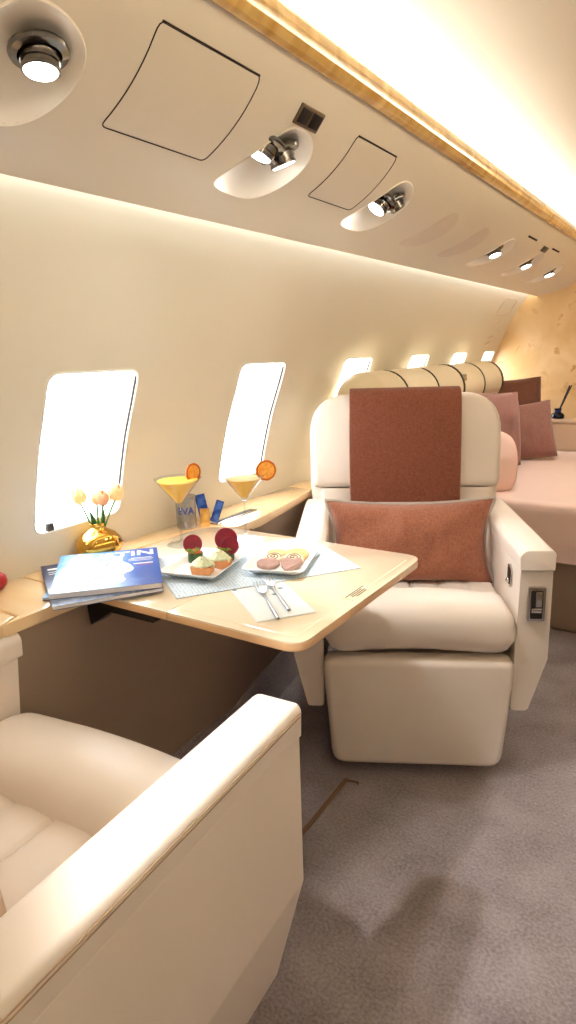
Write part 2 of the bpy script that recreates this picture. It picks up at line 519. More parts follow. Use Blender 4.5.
# ------------------------------------------------------------------ cabin shell
K = 0.936; H = 1.25
def sx(x): return K * x
def sz(z): return H + K * (z - H)
XC = -0.2                                   # cabin centre line (before K)
Y0, Y1 = -1.35, 4.8
TOPZ = sz(.70)                              # height of ledge and table
def W(x, y, dz=0.0): return (K * x, K * y, TOPZ + dz)

def smooth_curve(pts, n=6):
    out = []
    for i in range(len(pts) - 1):
        p0 = Vector(pts[max(i - 1, 0)]); p1 = Vector(pts[i]); p2 = Vector(pts[i + 1]); p3 = Vector(pts[min(i + 2, len(pts) - 1)])
        for k in range(n):
            t = k / n
            q = .5 * ((2 * p1) + (p2 - p0) * t + (2 * p0 - 5 * p1 + 4 * p2 - p3) * t * t + (3 * p1 - p0 - 3 * p2 + p3) * t ** 3)
            out.append((q.x, q.y))
    out.append(tuple(pts[-1]))
    return out

def offset_curve(c, d):
    out = []
    for i, p in enumerate(c):
        a = Vector(c[max(i - 1, 0)]); b = Vector(c[min(i + 1, len(c) - 1)])
        t = (b - a).normalized()
        out.append((p[0] - t.y * d, p[1] + t.x * d))
    return out

def KP(c): return [(sx(x), sz(z)) for x, z in c]
def MIR(c): return [(2 * XC - x, z) for x, z in c]

def sheet(c, d, ya, yb):
    """a curved panel: profile c given a thickness d, run along the cabin"""
    o = offset_curve(c, d)
    return prism(c + o[::-1], K * ya, K * yb, 'y')

WALLC = smooth_curve([(-1.470, .60), (-1.474, .70), (-1.470, .80), (-1.418, 1.0), (-1.375, 1.115), (-1.322, 1.253), (-1.245, 1.43), (-1.150, 1.565), (-1.03, 1.69), (-.93, 1.765)], 5)
WIN = [(1.022, 1.322), (1.79, 2.065), (2.52, 2.79), (3.24, 3.50), (3.89, 4.14), (4.50, 4.74)]

def wall_x(z):
    for (xa, za), (xb, zb) in zip(WALLC[:-1], WALLC[1:]):
        if za <= z <= zb: return xa + (xb - xa) * (z - za) / (zb - za)
    return WALLC[-1][0]

def win_outline(ya, yb, za=.795, zb=1.214, r=.032):
    return round_poly([(K * ya, sz(za)), (K * yb, sz(za)), (K * yb, sz(zb)), (K * ya, sz(zb))], r, 5)

def build_wall(side, wins):
    c = KP(WALLC)
    w = None
    bm = sheet(c if side == 'left' else c, .045, Y0, Y1)
    if side == 'right':
        for v in bm.verts: v.co.x = 2 * K * XC - v.co.x
    w = struct('wall_' + side, bm, M['wall'], ang=30)
    cut = []
    for ya, yb in wins:
        pts = win_outline(ya, yb)
        cb = prism(pts, -1.6, -1.05, 'x')
        if side == 'right':
            for v in cb.verts: v.co.x = 2 * K * XC - v.co.x
        cut.append(obj('cutter', cb, M['gap']))
    boolean_cut(w, cut)
    return w

def build_window(n, ya, yb, side='left'):
    pts = win_outline(ya, yb)
    def put(p, back):
        x = sx(wall_x(H + (p[1] - H) / K))
        # back = distance out of the cabin, along the wall normal (mostly -x)
        q = (x - back * .95, p[0], p[1] + back * .3)
        return q if side == 'left' else (2 * K * XC - q[0], q[1], q[2])
    # rounded white bezel round the opening
    fine = []
    for i in range(len(pts)):
        a, b = pts[i], pts[(i + 1) % len(pts)]
        L = math.dist(a, b); k = max(1, int(L / .03))
        for j in range(k): fine.append((a[0] + (b[0] - a[0]) * j / k, a[1] + (b[1] - a[1]) * j / k))
    fr = struct('window_%d' % n, tube([put(p, .001) for p in fine], .0032, 8, True), M['white'], 'window_%d' % n)
    # pane following the curve of the wall
    zs = sorted({p[1] for p in pts})
    rows = []
    nz = 14
    z0, z1 = zs[0] - .005, zs[-1] + .005
    A, B = K * ya - .005, K * yb + .005
    rings = []
    for i in range(nz + 1):
        z = z0 + (z1 - z0) * i / nz
        rings.append([put((A, z), .036), put((B, z), .036), put((B, z), .040), put((A, z), .040)])
    obj('pane', loft(rings), M['pane'], fr)
    # dark shade track down the far reveal
    tr = []
    for i in range(nz + 1):
        z = zs[0] + .03 + (zs[-1] - zs[0] - .05) * i / nz
        tr.append(put((K * yb - .002, z), .008))
    obj('shade_track', tube(tr, .0034, 6), M['seal'], fr)
    if n == 1:
        q = put((K * ya + .05, zs[0] + .012), .006)
        obj('shade_latch', rbox(q[0] - .008, q[0] + .006, q[1] - .01, q[1] + .01, q[2] - .012, q[2] + .008, .003), M['seal'], fr)
    return fr

wl = build_wall('left', WIN)
wl['label'] = 'curved cream cabin side panel with a row of windows'; wl['category'] = 'wall'
for i, (a, b) in enumerate(WIN): build_window(i + 1, a, b)
RW = [(-.55, -.30), (.2, .45), (.95, 1.2), (1.7, 1.95), (2.45, 2.7), (3.2, 3.45)]
build_wall('right', RW)
for i, (a, b) in enumerate(RW): build_window(i + 7, a, b, 'right')

def boxs(name, x0, x1, y0, y1, z0, z1, m, label=None): return struct(name, rbox(x0, x1, y0, y1, z0, z1, 0), m, label)
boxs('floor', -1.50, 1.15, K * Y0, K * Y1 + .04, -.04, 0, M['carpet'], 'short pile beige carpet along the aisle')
boxs('wall_front', -1.50, 1.15, K * Y1, K * Y1 + .04, 0, 2.0, M['burl'], 'golden burl wood bulkhead at the far end')
boxs('wall_back', -1.50, 1.15, K * Y0 - .04, K * Y0, 0, 2.0, M['wall'])

# side panel under the ledge, with the carpeted kick below it
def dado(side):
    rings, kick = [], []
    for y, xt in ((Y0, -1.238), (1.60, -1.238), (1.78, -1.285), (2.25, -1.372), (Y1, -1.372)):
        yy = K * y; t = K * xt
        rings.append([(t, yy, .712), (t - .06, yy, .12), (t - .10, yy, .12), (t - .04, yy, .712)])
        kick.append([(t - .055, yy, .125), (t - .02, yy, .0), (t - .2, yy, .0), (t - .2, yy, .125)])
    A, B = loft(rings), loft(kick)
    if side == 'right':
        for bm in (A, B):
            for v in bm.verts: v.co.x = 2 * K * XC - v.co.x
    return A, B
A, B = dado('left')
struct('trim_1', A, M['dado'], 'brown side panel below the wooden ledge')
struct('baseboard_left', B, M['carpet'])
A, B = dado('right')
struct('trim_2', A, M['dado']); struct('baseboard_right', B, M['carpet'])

# ceiling and overhead panels
SOFC = []
for i in range(41):
    t = i / 40
    SOFC.append(((1 - t) ** 2 * -1.09 + 2 * t * (1 - t) * -.80 + t * t * -.72, (1 - t) ** 2 * 1.565 + 2 * t * (1 - t) * 1.60 + t * t * 1.78))
RAILC = [(-.724, 1.780), (-.712, 1.773), (-.698, 1.777), (-.689, 1.788), (-.685, 1.803), (-.687, 1.820), (-.694, 1.832), (-.706, 1.836), (-.722, 1.832), (-.728, 1.81)]
CEILC = smooth_curve([(-.93, 1.795), (-.885, 1.85), (-.78, 1.893), (-.62, 1.925), (-.42, 1.943), (XC, 1.948), (2 * XC + .42, 1.943), (2 * XC + .62, 1.925), (2 * XC + .78, 1.893), (2 * XC + .885, 1.85), (2 * XC + .93, 1.795)], 6)
struct('ceiling', sheet(KP(CEILC), .02, Y0, Y1), M['ceiling'], 'arched cream ceiling washed by the hidden cove light', ang=60)
sof = struct('ceiling_panel_left', sheet(KP(SOFC), .012, Y0, Y1), M['soffit'], 'beige overhead panel running above the windows', ang=60)
struct('trim_3', prism(round_poly(KP(RAILC), .006, 3), K * Y0, K * Y1, 'y'), M['rail'], 'glossy golden maple rail along the ceiling cove')
def shelf_l(): return prism(KP([(-.725, 1.80), (-.725, 1.79), (-.95, 1.785), (-.95, 1.795)]), K * Y0, K * Y1, 'y')
struct('trim_4', shelf_l(), M['white'])
for nm, pr, mt in (('ceiling_panel_right', sheet(KP(SOFC), .012, Y0, Y1), M['soffit']), ('trim_5', prism(KP(RAILC), K * Y0, K * Y1, 'y'), M['rail']), ('trim_6', shelf_l(), M['white'])):
    for v in pr.verts: v.co.x = 2 * K * XC - v.co.x
    struct(nm, pr, mt, ang=60)
M['cove'] = emit('cove_lamp', (.97, .985, .93, 1), COVE)
M['wash'] = emit('wall_wash_lamp', (.97, .985, .93, 1), WASH)
def strip(x0, z0, x1, z1, th=.004):
    return prism(KP([(x0, z0), (x1, z1), (x1, z1 + th), (x0, z0 + th)]), K * Y0, K * Y1, 'y')
for nm, mirror, args, mt in (('trim_7', 0, (-.86, 1.797, -.78, 1.803), 'cove'), ('trim_8', 1, (-.86, 1.797, -.78, 1.803), 'cove'),
                             ('trim_9', 0, (-1.075, 1.590, -1.03, 1.597), 'wash'), ('trim_10', 1, (-1.075, 1.590, -1.03, 1.597), 'wash')):
    bm = strip(*args)
    if nm in ('trim_9', 'trim_10'):
        bm.free(); bm = prism(KP([(-1.070, 1.590), (-1.064, 1.590), (-1.030, 1.650), (-1.036, 1.652)]), K * Y0, K * Y1, 'y')
    if mirror:
        for v in bm.verts: v.co.x = 2 * K * XC - v.co.x
    struct(nm, bm, M[mt])

# frame of reference on the overhead panel: (y, x) before K -> point, outward normal, up-slope tangent
def SF(y, x):
    for a, b in zip(SOFC[:-1], SOFC[1:]):
        if a[0] <= x <= b[0]:
            t = (x - a[0]) / (b[0] - a[0]); z = a[1] + (b[1] - a[1]) * t
            tg = Vector((b[0] - a[0], 0, b[1] - a[1])).normalized()
            return Vector((K * x, K * y, sz(z))), Vector((tg.z, 0, -tg.x)), tg
    raise ValueError(x)

def soff_patch(outline, depth, base=0.0, rings=8, lip=0.0):
    """a panel or dish laid on the overhead panel: rings shrink from the outline to its middle; depth(k) pushes into the panel"""
    cy = sum(p[0] for p in outline) / len(outline); cx = sum(p[1] for p in outline) / len(outline)
    ks = [1.0 - i / rings for i in range(rings)]
    R = []
    if lip:
        R.append([tuple(SF(cy + (y - cy) * 1.055, cx + (x - cx) * 1.055)[0]) for y, x in outline])
        R.append([tuple(SF(cy + (y - cy) * 1.03, cx + (x - cx) * 1.03)[0] + SF(y, x)[1] * lip) for y, x in outline])
    for k in ks:
        ring = []
        for y, x in outline:
            p, n, t = SF(cy + (y - cy) * k, cx + (x - cx) * k)
            ring.append(tuple(p + n * (base - depth(k))))
        R.append(ring)
    bm = loft(R, caps=False)
    c = [v for v in bm.verts][-len(outline):]
    bm.faces.new(c)
    return bm

def soff_cutter(outline):
    R = []
    for d in (.06, -.06):
        R.append([tuple(SF(y, x)[0] + SF(y, x)[1] * d) for y, x in outline])
    return obj('cutter', loft(R), M['gap'])

def rim_line(outline, r, m, parent, name, base=.0):
    pts = chaikin(outline, 0)
    fine = []
    for i in range(len(pts)):
        a, b = pts[i], pts[(i + 1) % len(pts)]
        k = max(1, int(math.dist(a, b) / .012))
        for j in range(k): fine.append((a[0] + (b[0] - a[0]) * j / k, a[1] + (b[1] - a[1]) * j / k))
    return obj(name, tube([SF(y, x)[0] + SF(y, x)[1] * base for y, x in fine], r, 6, True), m, parent)

PAIR = chaikin([(1.228, -.785), (1.300, -.778), (1.362, -.80), (1.374, -.85), (1.35, -.925), (1.31, -.955), (1.21, -.948), (1.172, -.93), (1.178, -.88)], 3)
SINGLE = chaikin([(2.17, -.945), (2.20, -.85), (2.24, -.795), (2.30, -.79), (2.355, -.81), (2.365, -.86), (2.33, -.925), (2.265, -.962), (2.20, -.962)], 2)

M['lens'] = emit('lamp_lens', (.93, .96, 1.0, 1), 9.0)
def shift(o, d): return [(y + d, x) for y, x in o]
def orient(d):
    z = Vector(d).normalized(); x = Vector((0, 1, 0)).cross(z).normalized(); y = z.cross(x)
    return Matrix(((x.x, y.x, z.x, 0), (x.y, y.y, z.y, 0), (x.z, y.z, z.z, 0), (0, 0, 0, 1)))

def lamp(parent, root, y, x, aim, lit=True, s=1.0, sink=.018, spot=None, cone=118):
    p, n, t = SF(y, x)
    d = Vector(aim).normalized()
    Mx = T(*(p - n * sink - Vector(root.location))) @ orient(d)
    r = .026 * s
    barrel = lathe([(.001, -.012), (r * 1.05, -.012), (r * 1.08, 0), (r * 1.08, .012), (r, .012), (r, .018), (r * 1.05, .019), (r * 1.05, .022), (r * .93, .023), (r * .9, .020), (.001, .020)], 28)
    b = obj('lamp_head', xf(barrel, Mx), M['dark_chrome'], parent)
    Mr = T(*(p - n * (sink + .001) - Vector(root.location))) @ orient(d * .75 + n * .25)
    ring = lathe([(r * 1.12, -.006), (r * 1.62, -.004), (r * 1.66, .0), (r * 1.58, .004), (r * 1.2, .006), (r * 1.1, .002), (r * 1.12, -.006)], 28)
    obj('collar', xf(ring, Mr), M['dark_chrome'], b)
    obj('lens', xf(lathe([(.001, .0205), (r * .9, .0205), (r * .86, .0245), (.001, .0255)], 24), Mx), M['lens'] if lit else M['dark'], b)
    if lit and spot:
        L = bpy.data.lights.new('reading_lamp_beam', 'SPOT')
        L.energy = spot; L.color = (1.0, .985, .95); L.spot_size = math.radians(cone); L.spot_blend = .55; L.shadow_soft_size = .028
        lo = bpy.data.objects.new('reading_lamp_beam', L); COL.objects.link(lo)
        lo.location = p - n * sink + d * .035
        lo.rotation_euler = (d).to_track_quat('-Z', 'Y').to_euler()

cutters = []
def dish_light(outline, label, lamps, group, deep=.05):
    cy = sum(p[0] for p in outline) / len(outline); cx = sum(p[1] for p in outline) / len(outline)
    p, n, t = SF(cy, cx)
    th = thing('reading_light', label, 'reading light', p, 0, group)
    cutters.append(soff_cutter(outline))
    bm = soff_patch(outline, lambda k: deep * (1 - k ** 2.6), 0, 9, .0025)
    xf(bm, T(*(-p)))
    obj('dish', bm, M['bowl'], th, ang=60)
    for l in lamps: lamp(th, th, *l[0], **l[1])
    return th

down = Vector((.10, 0, -1))
dish_light(shift(PAIR, -1.22), 'recessed pair of reading lights behind the nearest overhead dish', [((.075, -.790, (.75, 1.0, -1.5)), dict(spot=AISLE, cone=46)), ((.01, -.84, (.1, -.2, -1)), dict(spot=SPOT))], 'paired reading lights')
dish_light(shift(PAIR, -.625), 'large recessed reading light at the upper left corner of the overhead panel', [((.690, -.834, (.10, -.10, -1)), dict(spot=SPOT * .6, s=.92))], 'paired reading lights')
dish_light(PAIR, 'pair of chrome reading lights in an oval dish beside the black double switch', [((1.232, -.830, (-.35, -.30, -.9)), dict(spot=SPOT)), ((1.297, -.834, (.20, .34, -1)), dict(spot=SEATL, cone=64))], 'paired reading lights')
dish_light(shift(PAIR, .56), 'reading light pair past the second hatch, one lit and one dark', [((1.84, -.85, (-.35, -.45, -.7)), dict(spot=SPOT * .6)), ((1.90, -.835, (.35, .35, -.8)), dict(lit=False, s=.8))], 'paired reading lights')
for d, lab in ((.715, 'small single reading light next to the blank oval covers'), (1.255, 'small single reading light in the middle of the last three'), (1.785, 'small single reading light closest to the burl bulkhead')):
    dish_light(shift(SINGLE, d), lab, [((2.272 + d, -.86, (.35, -.1, -1)), dict(spot=BEDL, sink=.016, s=.95))], 'single reading lights', .035)
boolean_cut(sof, cutters)

def blank(d, label):
    o = shift(SINGLE, d)
    cy = sum(p[0] for p in o) / len(o); cx = sum(p[1] for p in o) / len(o)
    p, n, t = SF(cy, cx)
    bm = soff_patch(o, lambda k: 0 if k < .97 else .002, .0022, 6); xf(bm, T(*(-p)))
    b = obj('blanking_cover', bm, M['cover'], loc=p, ang=60)
    tag(b, label, 'cover', 'blank covers in the overhead panel')
blank(0, 'flush tan oval cover right after the half dark reading light pair')
blank(.36, 'flush tan oval cover just before the small single lights')

def hatch(ya, yb, xa, xb, label, r=.012):
    o = round_poly([(ya, xa), (yb, xa), (yb, xb), (ya, xb)], r, 4)
    f = []
    for i in range(len(o)):
        a, b = o[i], o[(i + 1) % len(o)]
        k = max(1, int(math.dist(a, b) / .012))
        for j in range(k): f.append((a[0] + (b[0] - a[0]) * j / k, a[1] + (b[1] - a[1]) * j / k))
    cy, cx = (ya + yb) / 2, (xa + xb) / 2
    p, n, t = SF(cy, cx)
    bm = soff_patch(f, lambda k: .0015 if k > .97 else 0, .0015, 10); xf(bm, T(*(-p)))
    h = obj('overhead_hatch', bm, M['soffit'], loc=p, ang=60)
    tag(h, label, 'hatch', 'overhead access hatches')
    g = rim_line(o, .0011, M['gap'], h, 'gap_line', .0004)
    g.location = -Vector(p)
    # wider shadow gap along the upper edge
    pts = [SF(ya + .006 + (yb - ya - .012) * i / 12, xb)[0] + SF(ya, xb)[1] * .0008 for i in range(13)]
    gg = obj('finger_gap', tube(pts, .0019, 6), M['gap'], h); gg.location = -Vector(p)
hatch(.835, 1.095, -.892, -.748, 'large square overhead hatch between the two nearest reading light dishes')
hatch(1.482, 1.705, -.89, -.752, 'smaller square overhead hatch after the black double switch')

def surf_frame(y, x):
    p, n, t = SF(y, x)
    # local x along the cabin, y up the slope, z out of the panel
    return p, Matrix(((0, t.x, n.x, 0), (1, t.y, n.y, 0), (0, t.z, n.z, 0), (0, 0, 0, 1)))
def surf_thing(name, label, cat, y, x, group=None, yaw=0):
    p, R = surf_frame(y, x)
    return thing(name, label, cat, p, 0, group, (R @ RZ(yaw)).to_euler())
s = surf_thing('overhead_switch', 'black double switch set in a bronze frame between two hatches', 'switch', 1.283, -.762)
b1 = rbox(-.042, .042, -.019, .019, -.003, .004, .003)
obj('bezel', b1, mat('bronze_bezel', lin(112, 94, 74), .35, .7), s)
for k in (-1, 1):
    obj('button', rbox(k * .020 - .017, k * .020 + .017, -.014, .014, .002, .0055, .003), M['black'], s)
s = surf_thing('overhead_socket', 'small black square fitting between two slots near the bulkhead', 'fitting', 3.505, -.776, None)
obj('bezel', rbox(-.058, .058, -.016, .016, -.002, .003, .002), M['cover'], s)
obj('insert', rbox(-.046, .046, -.013, .013, .001, .005, .002), M['black'], s)
for y, lab in ((3.22, 'thin dark slot in the overhead panel before the small black fitting'), (3.71, 'thin dark slot in the overhead panel past the small black fitting')):
    p, R = surf_frame(y, -.764)
    o = obj('vent_slot', rbox(-.075, .075, -.004, .004, -.002, .0016, .001), M['gap'], loc=p, rot=R.to_euler())
    tag(o, lab, 'slot', 'slots in the overhead panel')

# small access panel outline high on the side wall near the bulkhead
def wall_pt(y, z): return Vector((sx(wall_x(z)) + .001, K * y, sz(z)))
q0 = wall_pt(4.5, 1.50)
ap = thing('access_panel', 'small outlined access panel high on the side wall near the bulkhead', 'access panel', q0)
o4 = round_poly([(4.36, 1.44), (4.64, 1.44), (4.64, 1.535), (4.36, 1.535)], .02, 4)
obj('outline', tube([wall_pt(y, z) - q0 for y, z in o4], .0022, 6, True), M['cover'], ap)
for z in (1.40, 1.30, 1.26):
    obj('latch_slot', tube([wall_pt(4.44, z) - q0, wall_pt(4.52, z + .012) - q0], .005, 6), M['cover'], ap)

# carpet seam strip by the near seat
struct('trim_11', join(tube([(-.800, .95, .003), (-.803, 1.30, .004), (-.808, 1.505, .004)], .006, 8), tube([(-.808, 1.505, .004), (-.772, 1.515, .004), (-.768, 1.507, .004)], .003, 6)), mat('carpet_seam', lin(120, 92, 74), .9), 'raised seam in the carpet beside the near seat')

# ------------------------------------------------------------------ wooden side ledge (one worktop in several lengths)
ld = thing('side_ledge', 'pale maple ledge running along the wall under the windows', 'ledge', (K * -1.35, 0, TOPZ))
def ledge_part(pts, name='panel', r=.004):
    q = [(K * x - K * -1.35, K * y) for x, y in pts]
    return obj(name, prism(q, -.030, 0, 'z', r), M['ledge'], ld)
WX = -1.4725
ledge_part([(WX, Y0), (-1.232, Y0), (-1.232, .745), (-1.25, .795), (WX, .800)])
ledge_part([(WX, .806), (-1.247, .801), (-1.229, .751), (-1.229, .970), (WX, .970)])
ledge_part([(WX, .9735), (-1.386, .9735), (-1.386, 1.52), (-1.372, 1.61), (WX, 1.61)])
ledge_part([(WX, 1.6135), (-1.300, 1.6135), (-1.268, 1.63), (-1.266, 1.76), (-1.30, 1.97), (-1.355, 2.25), (WX, 2.25)])
ledge_part([(WX, 2.2535), (-1.36, 2.2535), (-1.36, Y1), (WX, Y1)])
ins = obj('slot_insert', rbox(K * (-.026), K * .008, K * 1.622, K * 1.85, -.004, .0025, .002), M['chrome'], ld)
obj('slot', rbox(K * (-.016), K * -.003, K * 1.635, K * 1.838, .001, .0032, .0005), M['black'], ins)
# ------------------------------------------------------------------ armchairs (front at y=0 facing -y, depth along +y)
def armchair(name, label, loc, rotz, control=True, rdz=0.0):
    t = thing(name, label, 'armchair', loc, rotz, 'cream leather cabin armchairs')
    Lm = M['leather']
    # swivel base
    base = rbox(-.21, .21, .10, .52, .0, .10, .02)
    obj('base', join(base, rbox(-.235, .235, .085, .56, .095, .36, .03)), M['leather'], t)
    # footrest panel, folded down
    fo = round_poly([(-.248, .035), (.248, .035), (.276, .380), (-.276, .380)], [.045, .045, .035, .035], 6)
    fb = prism(fo, .0, .075, 'y', .022, 4)
    for v in fb.verts:
        if v.co.y < .03: v.co.y -= .012 * (1 - (v.co.x / .27) ** 2) * max(0, 1 - ((v.co.z - .2) / .2) ** 2)
    obj('footrest', fb, Lm, t, ang=60)
    # thick front roll of the seat
    rings = []
    N = 28
    for i in range(N + 1):
        u = -1 + 2 * i / N
        e = max(0.0, 1 - abs(u) ** 16) ** .4
        e = max(e, .45)
        x = .267 * u
        ring = []
        for k in range(36):
            a = 2 * PI * k / 36
            ca, sa = math.cos(a), math.sin(a)
            q = 2.6
            rx = math.copysign(abs(ca) ** (2 / q), ca); rz = math.copysign(abs(sa) ** (2 / q), sa)
            sag = .006 * math.cos(u * 3)
            wob = .003 * noise.noise(Vector((x * 18, a * 1.2, 3)))
            ring.append((x, .088 + .098 * rx * (.72 + .28 * e) + wob, .470 + rdz + sag + (.077 * e + .004) * rz + wob))
        rings.append(ring)
    roll = obj('seat_roll', loft(rings), Lm, t, ang=70)
    # channelled seat panel
    n = 100; nl = 6
    prof = []
    for i in range(n + 1):
        x = -.262 + .524 * i / n
        ph = (i / n * nl) % 1.0
        prof.append((x, (.498 + .0115 * max(0, math.sin(PI * ph)) ** .28)))
    pts = prof + [(.262, .40), (-.262, .40)]
    obj('seat', prism(pts, .12, .60, 'y'), Lm, t, ang=50)
    # arms
    po = .3580 if control else .3553
    for s in (-1, 1):
        A = [(.270, .668), (.355, .668), (.357, .39), (.322, .205), (.274, .205)]
        body = bmesh.new()
        rings = []
        for y in (0.0, .02, .06, .20, .40, .58, .64):
            ring = []
            for x, z in round_poly(A, [.004, .004, .02, .012, .012], 4):
                yy = y
                if z < .40: yy = y + (.40 - z) * .22 * max(0, 1 - y / .2)
                ring.append((s * x, yy, z))
            rings.append(ring if s > 0 else ring[::-1])
        body = loft(rings)
        bevel(body, .008, 2, 60)
        arm = obj('arm', body, Lm, t, ang=40)
        pd = round_poly([(.266, .656), (po - .0010, .656), (po, .702), (.350, .713), (.280, .713), (.263, .698)], [.005, .003, .010, .012, .02, .02], 4)
        pad = prism([(s * x, z) for x, z in pd], -.010, .640, 'y', .012, 3)
        p = obj('arm_pad', pad, M['leather_pad'], arm, ang=50)
        for dz, dx in ((.7000, po + .0002), (.6935, po)):
            st = [(s * dx, -.004 + .64 * i / 40, dz) for i in range(41)]
            obj('stitching', tube(st, .0009, 5), M['stitch'], arm)
        if s > 0 and control:
            cp = obj('control_plate', prism(round_poly([(.293, .505), (.340, .505), (.340, .606), (.293, .606)], .006, 3), -.0025, .012, 'y', .0015, 2), M['chrome'], arm)
            obj('control_well', prism(round_poly([(.300, .514), (.333, .514), (.333, .596), (.300, .596)], .004, 3), -.0032, .008, 'y'), M['dark'], cp)
            obj('lever', join(rbox(.303, .330, -.006, .0, .531, .545, .002), rbox(.313, .330, -.0045, -.002, .548, .592, .001)), M['chrome'], cp)
            lp = [(y, z) for y, z in round_poly([(.085, .565), (.128, .580), (.128, .640), (.085, .625)], .018, 5)]
            la = obj('latch_plate', prism(lp, .2645, .275, 'x', .001, 2), M['chrome'], arm)
            obj('latch_well', prism(round_poly([(.092, .574), (.121, .586), (.121, .632), (.092, .620)], .013, 5), .2635, .272, 'x'), M['dark'], la)
            obj('latch_knob', xf(lathe([(.001, 0), (.010, 0), (.010, .004), (.006, .008), (.001, .009)], 16), T(.2645, .105, .588) @ RY(-PI / 2)), M['chrome'], la)
    # backrest: channelled lower pad and a plump upper pad, leaning back
    tilt = T(0, .515, .44) @ RX(math.radians(-9.5)) @ T(0, 0, -.44)
    sh = round_poly([(-.300, .42), (.300, .42), (.340, .78), (.340, 1.094), (-.340, 1.094), (-.340, .78)], [.03, .03, .02, .145, .145, .02], 8)
    obj('back_shell', xf(prism(sh, .07, .150, 'y', .03, 4), tilt), M['leather_pad'], t, ang=50)
    up = round_poly([(-.332, .775), (.332, .775), (.340, 1.108), (-.340, 1.108)], [.03, .03, .145, .145], 8)
    ub = prism(up, .0, .105, 'y', .038, 5)
    obj('headrest', xf(ub, tilt), Lm, t, ang=60)
    lowp = []
    for i in range(n + 1):
        x = -.300 + .60 * i / n
        ph = (i / n * 5) % 1.0
        lowp.append((x, .016 - .009 * max(0, math.sin(PI * ph)) ** .4))
    pts = lowp + [(.300, .10), (-.300, .10)]
    lb = prism([(x, y) for x, y in pts], .43, .772, 'z')
    for v in lb.verts:
        if v.co.z > .70: v.co.y += .0
        if v.co.z < .5: v.co.x *= .87
    obj('backrest', xf(lb, tilt), Lm, t, ang=50)
    return t

CH = Vector((-.636, 1.630, 0)); CA = math.radians(27.5)
chair = armchair('armchair', 'cream leather armchair facing the camera with rust cushion and draped throw', CH, CA)
NC = Vector((-.870, .748, 0)); NA = PI + math.radians(4)
near = armchair('armchair', 'cream leather armchair seen from behind its arm in the near corner', NC, NA, False, .022)
near.scale = (1.05, 1, .995)
bm, rim = pillow(.50, .27, .15, 24, .05, 7, .004, .36)
nca = PI + math.radians(4)
nc = obj('back_cushion', bm, M['tan'], loc=(-.912, .310, .628), rot=(math.radians(-12), 0, nca), ang=80)
tag(nc, 'tan cushion edge showing on the near armchair seat at the frame border', 'cushion')
def cw(x, y, z):      # chair frame -> world
    return CH + Vector((x * math.cos(CA) - y * math.sin(CA), x * math.sin(CA) + y * math.cos(CA), z))

# rust throw folded over the backrest
th_tilt = T(0, .515, .44) @ RX(math.radians(-9.5)) @ T(0, 0, -.44)
def throw():
    path = smooth_curve([(-.016, .722), (-.016, .80), (-.015, .95), (-.016, 1.06), (-.008, 1.105), (.02, 1.127), (.07, 1.130), (.13, 1.124), (.162, 1.10), (.168, 1.04), (.168, .92)], 5)
    th = .011
    rings = []
    nx = 26
    outer = offset_curve(path, -th)
    bm = bmesh.new()
    loop = path + outer[::-1]
    for i in range(nx + 1):
        u = -1 + 2 * i / nx
        ring = []
        for j, (y, z) in enumerate(loop):
            jj = j if j < len(path) else 2 * len(path) - 1 - j
            s = jj / (len(path) - 1)
            x = .188 * u * (1 + .02 * (1 - s)) + .004 * noise.noise(Vector((s * 4, u * .5, 2)))
            wv = .005 * noise.noise(Vector((u * 2.2, s * 5, 1))) if s < .9 else 0
            e = max(.25, min(1.0, (1 - abs(u)) * 14 + .3))
            yy = y - abs(wv) * .8; zz = z
            if j >= len(path):
                py, pz = path[jj]; yy = py + (y - py) * e - abs(wv) * .8; zz = pz + (z - pz) * e
            ring.append((x + (.0025 * u if j >= len(path) else 0), yy, zz))
        rings.append(ring)
    bm = loft(rings)
    bevel(bm, .003, 2, 60)
    return bm
t = obj('throw_blanket', xf(throw(), th_tilt), M['rust'], loc=CH, rot=(0, 0, CA), ang=60)
tag(t, 'folded rust wool throw draped over the top of the armchair backrest', 'blanket')

# long lumbar cushion with grey piping
c = thing('lumbar_cushion', 'long rust linen cushion with grey piping leaning on the armchair seat', 'cushion', cw(.0, .352, .630), 0, None)
c.rotation_euler = (math.radians(-10), math.radians(-.5), CA)
bm, rim = pillow(.550, .285, .19, 34, .12, 2, .013, .44)
obj('cover', bm, M['rust2'], c, ang=80)
obj('piping', tube(rim, .0058, 6, True), M['piping'], c)

# ------------------------------------------------------------------ folding table
tb = thing('folding_table', 'pale glossy maple folding table extended from the side ledge', 'table', W(-.97, 1.29))
def tp(pts): return [(K * (x + .97), K * (y - 1.29)) for x, y in pts]
TX0, TX1, TY0, TY1 = -1.372, -.622, .978, 1.612
outer = round_poly(tp([(-.969, TY0), (TX1, TY0), (TX1, TY1), (-.969, TY1)]), [.001, .045, .05, .001], 8)
inner = round_poly(tp([(TX0, TY0), (-.971, TY0), (-.971, TY1), (TX0, TY1)]), [.002, .001, .001, .11], 8)
for nm, pts in (('table_leaf', outer), ('table_leaf', inner)):
    lf = obj(nm, prism(pts, -.0045, .0, 'z', .002, 2), M['maple'], tb)
    obj('edge_band', prism(pts, -.019, -.0045, 'z', .003, 2), M['maple_edge'], lf)
